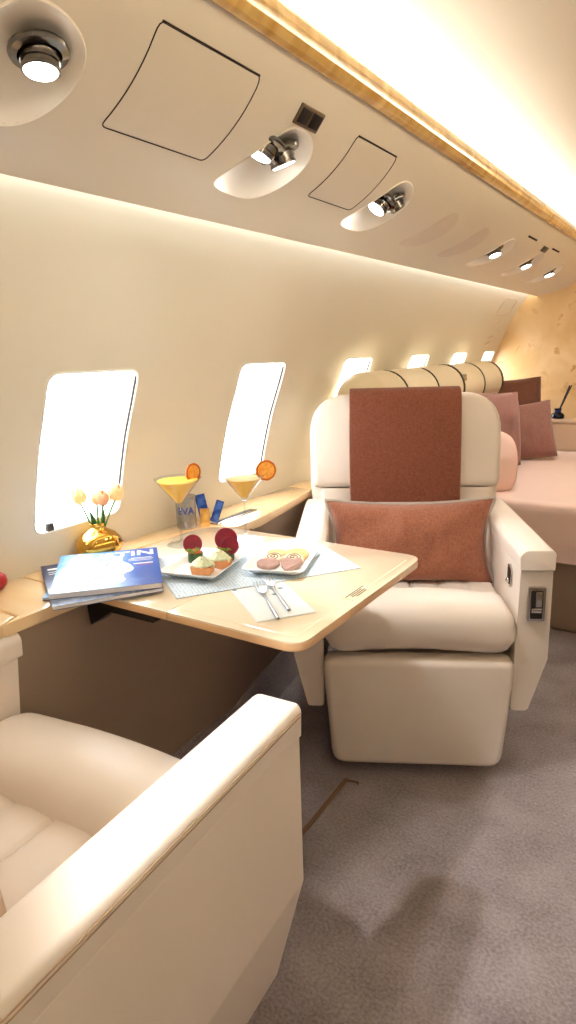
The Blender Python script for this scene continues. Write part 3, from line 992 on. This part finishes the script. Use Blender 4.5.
# glossy reflection line along the aisle edge, laid on as a pale strip
obj('reflection_line', prism(tp([(-.95, TY0 + .026), (-.66, TY0 + .026), (-.648, TY0 + .036), (-.648, TY1 - .05), (-.652, TY1 - .05), (-.652, TY0 + .038), (-.662, TY0 + .030), (-.95, TY0 + .030)]), .0, .0003, 'z'), M['reflection_line'], tb)
lab = obj('label_plate', prism(tp([(-.668, 1.235), (-.640, 1.235), (-.640, 1.335), (-.668, 1.335)]), .0, .0008, 'z'), M['label'], tb)
for k, (a, b) in enumerate(((1.240, 1.330), (1.255, 1.31), (1.25, 1.315), (1.26, 1.31))):
    x = -.664 + k * .006
    obj('print', prism(tp([(x, a), (x + .0032, a), (x + .0032, b), (x, b)]), .0008, .0011, 'z'), M['ink'], lab)
obj('support_rail', rbox(-.34, .20, -.05, .05, -.050, -.0188, .006), M['dark'], tb)
obj('support_tube', rbox(-.33, .06, -.20, -.17, -.045, -.0188, .004), M['black'], tb)
br = prism([(K * (-1.245 + .97), -.0195), (K * (-1.03 + .97), -.0195), (K * (-1.005 + .97), -.030), (K * (-1.02 + .97), -.038), (K * (-1.16 + .97), -.040), (K * (-1.235 + .97), -.085)], K * (.984 - 1.29), K * (1.03 - 1.29), 'y', .002, 2)
obj('bracket', br, M['black'], tb)

# ------------------------------------------------------------------ things on the table
Zm = .0022
pm = obj('placemat', prism([(-.227, -.155), (.227, -.155), (.227, .155), (-.227, .155)], 0, Zm - .0004, 'z', .0005, 1), M['placemat'], loc=W(-.9985, 1.339, .0004), rot=(0, 0, math.radians(55.3)))
tag(pm, 'pale blue woven placemat lying askew under the two plates', 'placemat')

def plate(w, d):
    o = round_poly([(-w / 2, -d / 2), (w / 2, -d / 2), (w / 2, d / 2), (-w / 2, d / 2)], .014, 5)
    def sc(k, z): return [(x * k, y * k, z) for x, y in o]
    R = [sc(.62, 0.0), sc(.66, .0), sc(.80, .005), sc(.93, .014), sc(1.0, .019), sc(1.0, .0205), sc(.985, .0207), sc(.90, .0150), sc(.78, .0080), sc(.70, .0060), sc(.3, .0060)]
    return loft(R)
P1 = W(-1.078, 1.243, Zm); A1 = math.radians(13)
P2 = W(-.917, 1.368, Zm); A2 = math.radians(19)
p1 = obj('plate', plate(.150, .205), M['porcelain'], loc=P1, rot=(0, 0, A1), ang=50)
tag(p1, 'white rectangular plate holding the cream tartlets and beetroot canapes', 'plate', 'white serving plates')
p2 = obj('plate', plate(.150, .210), M['porcelain'], loc=P2, rot=(0, 0, A2), ang=50)
tag(p2, 'white rectangular plate holding the assorted biscuits', 'plate', 'white serving plates')
def on(P, A, x, y, z=.0062):
    return (P[0] + x * math.cos(A) - y * math.sin(A), P[1] + x * math.sin(A) + y * math.cos(A), P[2] + z)

# cream tartlets
def tartlet(label, loc, rz):
    t = thing('tartlet', label, 'tartlet', loc, rz, 'cream tartlets')
    o = round_poly([(-.026, -.022), (.026, -.022), (.026, .022), (-.026, .022)], .008, 4)
    R = [[(x * k, y * k, z) for x, y in o] for k, z in ((.84, 0), (.90, .001), (1.0, .017), (1.0, .019), (.94, .0195), (.90, .016), (.3, .016))]
    obj('pastry_case', loft(R), M['crust'], t)
    pts = []
    for i in range(150):
        s = i / 149
        a = s * 2 * PI * 4.2
        r = .0205 * (1 - s) ** .8 + .001
        pts.append((r * 1.12 * math.cos(a), r * .95 * math.sin(a), .0185 + .020 * s))
    rr = [.0058 * (1 - .35 * i / 149) * (1 + .22 * math.sin(i * 1.9)) for i in range(150)]
    obj('cream_swirl', join(tube(pts, rr, 8), xf(lathe([(.001, 0), (.018, 0), (.012, .010), (.004, .016), (.001, .017)], 20), T(0, 0, .0165))), M['cream'], t, ang=80)
    cb = None
    for k in range(9):
        a = k * 2.4; r = .006 + .011 * (k / 9)
        s_ = bmesh.new(); bmesh.ops.create_icosphere(s_, subdivisions=1, radius=.0015, matrix=T(r * math.cos(a), r * math.sin(a), .0425 - r * .75))
        cb = s_ if cb is None else join(cb, s_)
    obj('crumb_topping', cb, M['crumb'], t)
    return t
tartlet('square cream tartlet nearest the front edge of the plate', on(P1, A1, .016, -.044), A1 + .15)
tartlet('cream tartlet tucked behind the front one, beside the double beet slices', on(P1, A1, .034, .012), A1 - .3)

# cucumber canapes with beet slices
def disc(r, th, M4):
    return xf(lathe([(.001, -th / 2), (r * .97, -th / 2), (r, -th / 4), (r, th / 4), (r * .97, th / 2), (.001, th / 2)], 32), M4)
def canape(label, loc, rz, slices):
    t = thing('cucumber_canape', label, 'canape', loc, rz, 'cucumber canapes')
    obj('cucumber_cup', lathe([(.001, 0), (.0175, 0), (.019, .004), (.019, .022), (.0175, .025), (.015, .0235), (.001, .0235)], 24, 8, .02), M['cucumber'], t)
    obj('filling', lathe([(.001, .022), (.015, .0235), (.013, .029), (.006, .033), (.001, .034)], 18, 5, .06), M['filling'], t)
    for (x, y, z, r, ax, az) in slices:
        obj('beet_slice', disc(r, .003, T(x, y, z) @ RZ(az) @ RX(ax)), M['beet'], t)
    hb = None
    for k in range(14):
        a = k * 2.4; l = .010 + .008 * random.random()
        b = Vector((.004 * math.cos(a) , -.010 + .004 * math.sin(a), .026))
        e = b + Vector((l * math.cos(a), l * math.sin(a) * .6 - .004, .006 + .008 * random.random()))
        tt = tube([b, (b + e) / 2 + Vector((0, 0, .003)), e], [.0018, .0024, .0006], 5)
        hb = tt if hb is None else join(hb, tt)
    obj('herb_sprig', hb, M['herb'], t)
    return t
canape('dark green cucumber canape topped by one leaning beet slice', on(P1, A1, -.042, .030), A1, [(-.008, .004, .044, .024, math.radians(68), .45)])
canape('dark green cucumber canape with two overlapping beet slices', on(P1, A1, .030, .062), A1, [(-.004, .008, .052, .029, math.radians(80), .3), (.012, -.006, .040, .023, math.radians(76), .5)])

# biscuits on the second plate
def cookie(name, label, outline, th, m, loc, rot, extra=None):
    bm = prism(outline, 0, th, 'z', th * .35, 3)
    o = obj(name, bm, m, loc=loc, rot=rot, ang=50)
    tag(o, label, 'biscuit', 'biscuits on the plate')
    if extra: extra(o)
    return o
def blob(rx, ry, n=28, lob=0, amp=0, cut=None):
    return [(rx * math.cos(2 * PI * k / n) * (1 + amp * math.cos(lob * 2 * PI * k / n)), ry * math.sin(2 * PI * k / n) * (1 + amp * math.cos(lob * 2 * PI * k / n))) for k in range(n)]
def heart(s, n=32):
    o = []
    for k in range(n):
        a = 2 * PI * k / n
        o.append((s * .95 * math.sin(a) ** 3, s * (.80 * math.cos(a) - .30 * math.cos(2 * a) - .12 * math.cos(3 * a) - .04 * math.cos(4 * a))))
    return o
def swirl(o):
    pts = []
    for i in range(60):
        s = i / 59; a = s * 4.4 * PI; r = .015 * (1 - s) + .0015
        pts.append((r * math.cos(a) * 1.15, r * math.sin(a), .0108 + .001 * s))
    obj('chocolate_swirl', tube(pts, .0013, 5), M['choc'], o)
cookie('biscuit', 'small golden round biscuit at the back corner of the biscuit plate', blob(.026, .024), .009, M['cookie'], on(P2, A2, -.026, .050, .0085), (0, 0, .3))
cookie('biscuit', 'large golden oval biscuit at the back of the biscuit plate', blob(.037, .028, 30), .010, M['cookie'], on(P2, A2, .026, .048, .0085), (math.radians(8), 0, -.5))
cookie('swirl_biscuit', 'chocolate swirl biscuit lying by the small golden one', blob(.023, .020, 30, 6, .03), .011, M['cookie_swirl'], on(P2, A2, -.024, .004, .0095), (math.radians(14), 0, A2), swirl)
cookie('swirl_biscuit', 'chocolate swirl biscuit lying by the large golden one', blob(.028, .020, 30, 6, .03), .011, M['cookie_swirl'], on(P2, A2, .026, .006, .0095), (math.radians(14), 0, A2 - .2), swirl)
cookie('cocoa_biscuit', 'round cocoa biscuit in front of the small swirl biscuit', blob(.029, .022, 30, 10, .02), .011, M['cookie_brown'], on(P2, A2, -.026, -.040, .0095), (math.radians(12), 0, A2))
cookie('cocoa_biscuit', 'heart shaped cocoa biscuit leaning at the front of the plate', heart(.030), .011, M['cookie_brown'], on(P2, A2, .030, -.038, .0105), (math.radians(20), math.radians(-6), A2 - .3))

# napkin and forks
NP = W(-.800, 1.142, .0004); NAng = math.radians(-37)
nb = prism([(-.097, -.063), (.097, -.063), (.097, .063), (-.097, .063)], 0, .0010, 'z', .0003, 1)
nb = join(nb, prism([(-.094, -.061), (.096, -.060), (.096, .061), (-.095, .062)], .0010, .0020, 'z', .0003, 1))
nk = obj('napkin', nb, M['napkin'], loc=NP, rot=(0, 0, NAng)); tag(nk, 'white folded paper napkin with small pale dots at the table front', 'napkin')
def fork():
    bm = tube([(0, 0, .004), (.03, 0, .004), (.10, 0, .0045), (.125, 0, .008), (.140, 0, .010)], [.0045, .0044, .0030, .0022, .0028], 8)
    for v in bm.verts: v.co.z = .0045 + (v.co.z - .0045) * .7
    head = prism(round_poly([(.135, -.004), (.150, -.0115), (.164, -.0118), (.164, .0118), (.150, .0115), (.135, .004)], .004, 3), .008, .0100, 'z', .0006, 1)
    for k in range(4):
        y = -.0104 + k * .00693
        head = join(head, tube([(.160, y, .009), (.180, y, .0078), (.200, y, .0120)], [.0019, .0018, .0010], 6))
    return bm, head
def make_fork(label, x, y, ang):
    t = thing('fork', label, 'fork', W(x, y, .0026), ang, 'steel forks')
    a, b = fork()
    obj('handle', a, M['silver'], t); obj('head', b, M['silver'], t)
make_fork('steel fork lying closer to the front table edge on the napkin', -.722, 1.052, math.radians(136.5))
make_fork('steel fork lying closer to the biscuit plate on the napkin', -.728, 1.104, math.radians(138))

# magazines
def text_mesh(s, size, depth=.0002, bold=0.0):
    cu = bpy.data.curves.new('txt', 'FONT'); cu.body = s; cu.size = size; cu.extrude = depth; cu.offset = bold; cu.resolution_u = 3
    o = bpy.data.objects.new('txt', cu); COL.objects.link(o)
    bpy.context.view_layer.update()
    me = bpy.data.meshes.new_from_object(o.evaluated_get(bpy.context.evaluated_depsgraph_get()))
    bm = bmesh.new(); bm.from_mesh(me)
    bpy.data.objects.remove(o); bpy.data.curves.remove(cu); bpy.data.meshes.remove(me)
    return bm
def magazine(label, w, h, th, loc, rz, cm, name='magazine'):
    t = thing(name, label, 'magazine', loc, rz, 'magazines on the ledge')
    obj('pages', rbox(-w / 2 + .001, w / 2 - .002, -h / 2 + .002, h / 2 - .002, .0008, th - .0008, .0006, 1), M['paper'], t)
    obj('cover', rbox(-w / 2, w / 2, -h / 2, h / 2, th - .0009, th, .0003, 1), cm, t)
    obj('back_cover', rbox(-w / 2, w / 2, -h / 2, h / 2, 0, .0009, .0003, 1), M['cover_b'], t)
    return t
AX = Vector((.175, .185)); MA = math.atan2(AX.y, AX.x)
z0 = .0006
m3 = magazine('lowest pale magazine poking out at the bottom of the stack', .210, .265, .006, W(-1.278, 1.064, z0), MA - math.radians(6), M['cover_a'])
m2 = magazine('slate blue magazine turned askew under the top one', .234, .300, .009, W(-1.2500, 1.036, z0 + .0064), MA + math.radians(11), M['cover_b'])
m1 = magazine('top magazine with a bright blue cover and white masthead', .238, .282, .013, W(-1.243, 1.063, z0 + .0158), MA, M['cover_a'])
th1 = .0132
mt = text_mesh('AUSTIN', .060, .0002, .0012)
xs = [v.co.x for v in mt.verts]; k = .205 / (max(xs) - min(xs))
obj('masthead', xf(mt, T(-.095, .086, th1) @ Matrix.Diagonal((k, .9, 1, 1))), M['white'], m1)
# pale suited figure filling the cover
fig = chaikin([(-.05, -.125), (.045, -.115), (.03, -.05), (.062, -.03), (.05, .02), (.03, .045), (.034, .085), (.01, .105), (-.015, .09), (-.012, .05), (-.04, .03), (-.055, -.03), (-.03, -.06)], 2)
fg = obj('cover_figure', prism(fig, .0130, .01315, 'z'), M['white'], m1)
for pts in (chaikin([(-.006, .06), (.026, .06), (.028, .088), (.008, .098), (-.008, .085)], 2),):
    o2 = [(x * .86 + .0012, y * .86 + .011) for x, y in pts]
    obj('visor_outline', join(tube([(x, y, .0132) for x, y in pts], .0012, 5, True), tube([(-.04, -.02, .0132), (-.01, .0, .0132), (.0, .04, .0132)], .0012, 5), tube([(.05, -.01, .0132), (.02, .01, .0132), (.018, .04, .0132)], .0012, 5), tube([(-.03, -.07, .0132), (.0, -.05, .0132), (.035, -.06, .0132)], .0012, 5)), mat('slate_print', lin(70, 92, 120), .5), fg)
for s_, y, sz_, mm in (('EXPLORE', .045, .012, 'white'), ('THE CITY GUIDE', .030, .008, 'white'), ('LIVING', -.005, .016, 'red'), ('IN STYLE', -.020, .010, 'white')):
    pass
def lines(par, rows, th):
    for (x, y, w, hgt, mm) in rows:
        obj('cover_line', rbox(x, x + w, y, y + hgt, th - .0001, th + .0002, 0), mm, par)
lines(m1, [(.052, .060, .050, .0035, M['white']), (.046, .050, .060, .0022, M['white']), (.046, .040, .056, .0022, M['white']), (.058, .014, .046, .0055, M['porcelain']), (.066, .002, .038, .003, M['crumb'])], .0131)
lines(m2, [(-.104, .105, .06, .012, M['white']), (-.104, .085, .04, .004, M['white']), (-.104, .070, .05, .004, M['white'])], .009)

# gold bud vase with tulips
VP = W(-1.417, 1.188, .0004)
v = obj('bud_vase', lathe([(.001, 0), (.030, 0), (.046, .006), (.058, .022), (.060, .036), (.055, .052), (.042, .066), (.026, .075), (.018, .080), (.0165, .086), (.020, .093), (.0185, .094), (.0145, .087), (.016, .080), (.03, .06), (.04, .03), (.001, .02)], 40, 6, .025), M['gold'], loc=VP, ang=70)
tag(v, 'squat polished gold bud vase standing on the ledge below the first window', 'vase')
def tulip(label, tip, lean, size=1.0, rz=0.0, open_=0.0, core=False):
    base = Vector((VP[0], VP[1], VP[2] + .03)); tip = Vector(tip)
    t = thing('tulip', label, 'tulip', base, 0, 'tulips in the gold vase')
    d = tip - base
    p = [(0, 0, 0), tuple(d * .33 + Vector((0, 0, .012))), tuple(d * .7 + Vector((0, 0, .008))), tuple(d)]
    cv = [tuple(Vector(p[0]) * (1 - s) ** 3 + 3 * Vector(p[1]) * s * (1 - s) ** 2 + 3 * Vector(p[2]) * s * s * (1 - s) + Vector(p[3]) * s ** 3) for s in [i / 12 for i in range(13)]]
    obj('stem', tube(cv, .0026, 8), M['stem'], t)
    Mh = T(*d) @ RZ(rz) @ RX(lean) @ Matrix.Scale(size, 4)
    for k in range(6):
        inner = k % 2
        a = k * PI / 3
        rows = []
        for i in range(9):
            s = i / 8
            rad = (.018 if not inner else .0155) * (math.sin(PI * min(1, .18 + s * .74)) ** .8) * (1 + open_ * s)
            half = .62 * math.sin(PI * (.12 + .86 * s) ** .8) ** .8
            row = []
            for j in range(7):
                b = a + half * (j / 6 - .5) * 2
                row.append(Mh @ Vector((rad * math.cos(b), rad * math.sin(b), .044 * s - .002 - .004 * abs(j / 3 - 1) ** 2 * s)))
            rows.append(row)
        bm = bmesh.new()
        V = [[bm.verts.new(q) for q in row] for row in rows]
        for i in range(8):
            for j in range(6): bm.faces.new((V[i][j], V[i][j + 1], V[i + 1][j + 1], V[i + 1][j]))
        bmesh.ops.solidify(bm, geom=bm.faces[:], thickness=.0008)
        obj('petal', bm, M['petal'], t, ang=80)
    if core:
        obj('flower_heart', xf(lathe([(.001, .004), (.009, .006), (.012, .022), (.009, .036), (.001, .038)], 16), Mh), M['petal_core'], t)
    return t
vz = VP[2]
tulip('closed cream tulip standing tallest at the left in the gold vase', (VP[0] - .022, VP[1] - .030, vz + .150), .18, 1.1, .3)
tulip('small cream tulip low in the middle of the gold vase', (VP[0] + .000, VP[1] + .006, vz + .142), -.1, .85, .1)
tulip('opened cream tulip with an orange heart in the gold vase', (VP[0] + .022, VP[1] + .008, vz + .142), -.35, 1.0, .9, .35, True)
tulip('pale cream tulip leaning furthest toward the cocktails', (VP[0] + .018, VP[1] + .052, vz + .146), -.3, 1.1, .2, .15)
def leaf(parent_loc, path, w):
    rows = []
    n = len(path)
    bm = bmesh.new()
    V = []
    for i, p in enumerate(path):
        s = i / (n - 1); ww = w * math.sin(PI * min(.98, .12 + .86 * s))
        V.append([bm.verts.new((p[0] - ww * .7, p[1] - ww * .7, p[2] + .001)), bm.verts.new((p[0], p[1], p[2] - .001)), bm.verts.new((p[0] + ww * .7, p[1] + ww * .7, p[2] + .001))])
    for i in range(n - 1):
        for j in range(2): bm.faces.new((V[i][j], V[i][j + 1], V[i + 1][j + 1], V[i + 1][j]))
    bmesh.ops.solidify(bm, geom=bm.faces[:], thickness=.0008)
    return bm
tl = [o for o in bpy.data.objects if o.name.startswith('tulip')]
for tp_, path in ((tl[0], [(0, -.002, .03), (-.004, -.008, .07), (-.010, -.012, .095)]), (tl[2], [(.004, .004, .03), (.010, .012, .07), (.012, .012, .112)])):
    q = smooth_curve([(a, c_) for a, b_, c_ in path], 4); y_ = smooth_curve([(b_, c_) for a, b_, c_ in path], 4)
    obj('leaf', leaf(None, [(q[i][0], y_[i][0], q[i][1]) for i in range(len(q))], .006), M['leaf'], tp_)

# cocktails
def cocktail(label, loc, fill):
    t = thing('cocktail_glass', label, 'cocktail', loc, 0, 'orange cocktails in stemmed glasses')
    h, r, z0 = .076, .064, .112
    obj('foot', lathe([(.001, 0), (.040, 0), (.041, .001), (.040, .002), (.02, .0045), (.006, .010), (.0045, .016), (.001, .016)], 36), M['glass'], t)
    obj('stem', lathe([(.0045, .016), (.0036, .03), (.0034, .08), (.0040, .108), (.006, z0), (.001, z0)], 20), M['glass'], t)
    obj('bowl', lathe([(.002, z0), (r * .12, z0 + .006), (r, z0 + h), (r + .0004, z0 + h + .0006), (r - .0012, z0 + h), (r * .11, z0 + .0075), (.001, z0 + .004)], 48), M['glass'], t)
    f = fill
    rj = (r - .0032) * f
    obj('juice', lathe([(.001, z0 + .006), (r * .10, z0 + .0085), (rj, z0 + h * f), (rj - .001, z0 + h * f + .0005), (.001, z0 + h * f + .0005)], 48), M['juice'], t)
    obj('foam', lathe([(.001, z0 + h * f + .0004), (rj - .001, z0 + h * f + .0004), (rj - .002, z0 + h * f + .0016), (.001, z0 + h * f + .0018)], 48), M['juice_foam'], t)
    return t, z0 + h, r
G1 = W(-1.290, 1.388, .0005); G2 = W(-1.150, 1.520, .0026)
cocktail('orange cocktail in a martini glass beside the tulips', G1, .92)
cocktail('orange cocktail in a martini glass in front of the second window', G2, .82)
def orange_slice(label, loc, rot, r):
    t = thing('dried_orange_slice', label, 'orange slice', loc, 0, 'dried orange slices on the glass rims', rot)
    pr = [(r * .80, -.002), (r * .98, -.002), (r, 0), (r * .98, .002), (r * .80, .002)]
    obj('peel', xf(lathe(pr + [pr[0]], 36, 9, .012), RX(PI / 2)), M['peel'], t)
    obj('flesh', xf(lathe([(.001, -.0012), (r * .83, -.0012), (r * .83, .0012), (.001, .0012)], 36), RX(PI / 2)), M['flesh'], t)
    w = None
    for k in range(9):
        a = 2 * PI * k / 9
        s_ = tube([(r * .1 * math.cos(a), 0, r * .1 * math.sin(a)), (r * .82 * math.cos(a), 0, r * .82 * math.sin(a))], .0014, 5)
        w = s_ if w is None else join(w, s_)
    obj('segment_walls', w, M['peel'], t)
yaw = math.radians(38)
orange_slice('dried orange slice perched on the rim of the cocktail beside the tulips', (G1[0] + .026, G1[1] + .036, G1[2] + .200), (0, 0, yaw + .75), .026)
orange_slice('dried orange slice perched on the rim of the cocktail by the second window', (G2[0] + .052, G2[1] + .036, G2[2] + .195), (0, 0, yaw + .1), .029)

# tumbler with snack packets beside the far cocktail
tz = TOPZ + .0004
tum = W(-1.408, 1.545)
t = thing('tumbler', 'smoky clear tumbler with blue lettering by the wall', 'tumbler', (tum[0], tum[1], tz))
obj('body', lathe([(.001, 0), (.027, 0), (.030, .004), (.031, .100), (.030, .100), (.028, .006), (.001, .005)], 28), M['tin'], t)
tx = text_mesh('EVA', .030, .0002, .0006)
for v_ in tx.verts:
    a = (v_.co.x - .025) / .0315 - math.radians(52); z_ = v_.co.y
    rr = .0313 + v_.co.z
    v_.co = Vector((rr * math.cos(a), rr * math.sin(a), .048 + z_))
obj('lettering', tx, M['blue'], t)
def packet(label, loc, rot, w, h, m, th=.014, name='snack_packet'):
    bm, rim = pillow(w, h, th, 12, .01, 3, .001, .5)
    t = thing(name, label, 'packet', loc, 0, 'snack packets by the wall', rot)
    obj('wrapper', bm, m, t, ang=60)
    for s_ in (-1, 1):
        obj('crimped_end', rbox(-w / 2 * .98, w / 2 * .98, -.0008, .0008, s_ * h / 2 - .004, s_ * h / 2 + .004, 0), m, t)
q = W(-1.368, 1.590)
packet('upright golden paper packet standing in front of the blue one', (q[0], q[1], tz + .0275), (math.radians(-8), 0, yaw), .030, .046, M['gold_foil'], .02)
q = W(-1.395, 1.612)
packet('tall blue foil packet leaning behind the golden packet', (q[0], q[1], tz + .050), (math.radians(-10), math.radians(-12), yaw), .032, .078, M['blue_foil'])
q = W(-1.352, 1.635)
packet('blue foil packet tilted to one side against the golden packet', (q[0], q[1], tz + .0385), (math.radians(-8), math.radians(20), yaw), .025, .062, M['blue_foil'])

q = W(-1.439, .884)
r_ = obj('bauble', lathe([(.001, 0), (.010, .001), (.019, .010), (.021, .020), (.018, .031), (.009, .039), (.001, .040)], 24), M['red'], loc=(q[0], q[1], tz))
tag(r_, 'small glossy red rounded ornament on the ledge against the wall', 'ornament')

# ------------------------------------------------------------------ divan bed, pillows, far corner
bd = thing('divan_bed', 'low divan bed with a rose sheet in the rear of the cabin', 'bed', (-.66, 3.66, 0))
X0, X1, YA, YB = -1.13, -.16, 2.84, 4.325
obj('base', rbox(X0 + .66 + .05, X1 + .66 - .08, YA - 3.66 + .08, YB - 3.66, 0, .36, .02), M['dado'], bd)
obj('mattress', rbox(X0 + .66 + .01, X1 + .66 - .01, YA - 3.66 + .015, YB - 3.66 - .01, .362, .590, .04), M['white'], bd)
def sheet_mesh():
    # sheet laid over the mattress, falling over the near end and the aisle side
    bm = bmesh.new()
    nx, ny = 60, 90
    Lx, Ly = X1 - X0, YB - YA
    hang = .235; r = .035
    def fold(d):      # arc length past the edge -> (outward, drop)
        if d <= 0: return 0, 0
        q = r * PI / 2
        if d < q:
            a = d / r; return r * math.sin(a), r * (1 - math.cos(a))
        return r, r + (d - q)
    V = []
    for i in range(nx + 1):
        row = []
        for j in range(ny + 1):
            u = i / nx * (Lx + hang); w = -hang + j / ny * (Ly + hang)
            dx = max(0, u - (Lx - r)); dy = max(0, (r - w))
            ox, zx = fold(dx); oy, zy = fold(dy)
            x = min(u, Lx - r) + ox; y = max(w, r) - oy
            z = -max(zx, zy) if min(zx, zy) <= 0 else -max(zx, zy)
            wr = noise.noise(Vector((x * 7, y * 3, 1))) * .004 + noise.noise(Vector((x * 2, y * 9, 5))) * .003
            drop = max(zx, zy)
            if drop > r:
                k = min(1, (drop - r) / .1)
                rip = noise.noise(Vector((x * 2.0, 1, drop * 26))) * .010 + noise.noise(Vector((x * 5, 3, drop * 9))) * .005
                if zy >= zx: y -= abs(rip) * k
                else: x += abs(noise.noise(Vector((y * 7, 0, drop * 5)))) * .012 * k
                if drop > .18: y += 0
            else:
                z += abs(wr)
            row.append(bm.verts.new((X0 + x + .66, YA + y - 3.66 - .004, .597 + z)))
        V.append(row)
    for i in range(nx):
        for j in range(ny): bm.faces.new((V[i][j], V[i + 1][j], V[i + 1][j + 1], V[i][j + 1]))
    bmesh.ops.remove_doubles(bm, verts=bm.verts[:], dist=1e-5)
    return bm
st = obj('bed_sheet', sheet_mesh(), M['sheet'], ang=80, loc=(-.66, 3.66, 0))
tag(st, 'rose pink fitted sheet spread over the divan bed and hanging down its end', 'sheet')

# padded bolster along the wall above the bed
bo = thing('wall_bolster', 'long padded cream leather bolster along the wall behind the bed', 'bolster', (-1.18, 3.4, 0))
def bolster():
    rings = []
    n = 110
    ya, yb = 2.28 - 3.4, 4.03 - 3.4
    for i in range(n + 1):
        s = i / n; y = ya + (yb - ya) * s
        ph = (s * 5.0 + .15) % 1.0
        pinch = 1 - .07 * math.exp(-((min(ph, 1 - ph)) / .035) ** 2)
        e = min(1, (s * 18 + .25)) if s < .05 else (min(1, ((1 - s) * 18 + .25)) if s > .95 else 1)
        ring = []
        for k in range(28):
            a = 2 * PI * k / 28
            ring.append(((.115 * math.cos(a) * pinch * e ** .5), y, 1.045 + .118 * math.sin(a) * pinch * e ** .5))
        rings.append(ring)
    return loft(rings)
obj('roll', bolster(), M['divan'], bo, ang=80)
obj('back_cushion', rbox(-.075, .075, 2.35 - 3.4, 4.00 - 3.4, .60, 1.00, .05, 4), M['divan'], bo)
for s in (.17, .37, .57, .77, .97):
    y = -1.12 + 1.75 * s
    pts = [(.112 * math.cos(a), y, 1.045 + .115 * math.sin(a)) for a in [math.radians(-60 + 10 * k) for k in range(24)]]
    obj('strap', tube(pts, .0065 if s in (.57, .97) else .0035, 6), M['belt'], bo)
obj('buckle', rbox(.085, .108, -1.12 + 1.75 * .57, -1.12 + 1.75 * .57 + .05, 1.075, 1.115, .005), M['chrome'], bo)

def bed_pillow(label, loc, rot, w, h, th, m, seed, rnd=0.03):
    bm, rim = pillow(w, h, th, 22, .07 if rnd < .1 else .0, seed, .006, .42, rnd)
    o = obj('pillow', bm, m, ang=80, loc=loc, rot=rot)
    tag(o, label, 'pillow', 'pillows on the bed')
bed_pillow('dark brown mauve pillow propped highest against the bolster by the bulkhead', (-1.045, 4.15, .845), (math.radians(-10), math.radians(-3), math.radians(26)), .36, .43, .11, M['mauve_dark'], 1)
bed_pillow('mauve square pillow standing nearest to the armchair headrest', (-.985, 3.52, .815), (math.radians(-10), math.radians(3), math.radians(60)), .40, .41, .13, M['mauve'], 2)
bed_pillow('mauve square pillow slumped at the side box end of the bed', (-.925, 3.95, .757), (math.radians(-20), math.radians(-8), math.radians(20)), .34, .345, .13, M['mauve'], 3)
bed_pillow('soft pink pillow standing between the armchair back and the bed', (-.905, 2.98, .740), (math.radians(-20), math.radians(10), math.radians(46)), .42, .31, .17, M['pink'], 4, .16)
# pink cushion hanging beside the chair back is a pillow of its own

# tan side box with reed diffuser
bx = thing('side_box', 'low tan padded side box against the burl bulkhead', 'side box', (-.80, 4.40, 0))
obj('body', rbox(-.12, .14, -.06, .088, .0, .775, .018), M['tan'], bx)
obj('padded_top', rbox(-.125, .145, -.066, .088, .765, .793, .012), M['tan'], bx)
df = thing('reed_diffuser', 'dark blue glass reed diffuser with black sticks on the tan side box', 'diffuser', (-.828, 4.39, .794))
obj('bottle', lathe([(.001, 0), (.034, 0), (.040, .004), (.040, .020), (.034, .030), (.018, .038), (.016, .052), (.022, .055), (.022, .062), (.012, .064), (.001, .064)], 28), M['blueglass'], df)
obj('collar', lathe([(.0165, .040), (.020, .041), (.020, .052), (.0165, .053), (.0165, .040)], 24), M['navy'], df)
for dx, dy in ((.060, .0), (.068, .012), (.056, .016)):
    obj('reed', tube([(0, 0, .03), (dx, dy, .205)], .0045, 6), M['black'], df)

# ------------------------------------------------------------------ daylight, camera, view
w = bpy.data.worlds.new('overcast_sky'); scn.world = w; w.use_nodes = True
bg = w.node_tree.nodes['Background']; bg.inputs['Color'].default_value = (.98, .988, 1.0, 1); bg.inputs['Strength'].default_value = SKY
CAMROWS = ((0.83985757, -0.10671323, 0.53221382), (0.54209487, 0.21509728, -0.81232156), (-0.02779228, 0.97074479, 0.23849977))
cam = bpy.data.cameras.new('camera'); co = bpy.data.objects.new('camera', cam); COL.objects.link(co)
mw = Matrix.Identity(4)
for i in range(3):
    for j in range(3): mw[i][j] = CAMROWS[i][j]
mw[0][3], mw[1][3], mw[2][3] = 0, 0, H
co.matrix_world = mw
cam.sensor_fit = 'VERTICAL'; cam.sensor_height = 36.0; cam.lens = 653.34 * 36.0 / 1024.0
cam.clip_start = .02
scn.camera = co
scn.view_settings.view_transform = 'Standard'; scn.view_settings.look = 'None'; scn.view_settings.gamma = 1.0
scn.view_settings.use_curve_mapping = False
scn.view_settings.exposure = EXPOSURE
scn.cycles.use_denoising = True
scn.cycles.max_bounces = 10; scn.cycles.diffuse_bounces = 6; scn.cycles.transparent_max_bounces = 16
scn.cycles.sample_clamp_indirect = 6.0
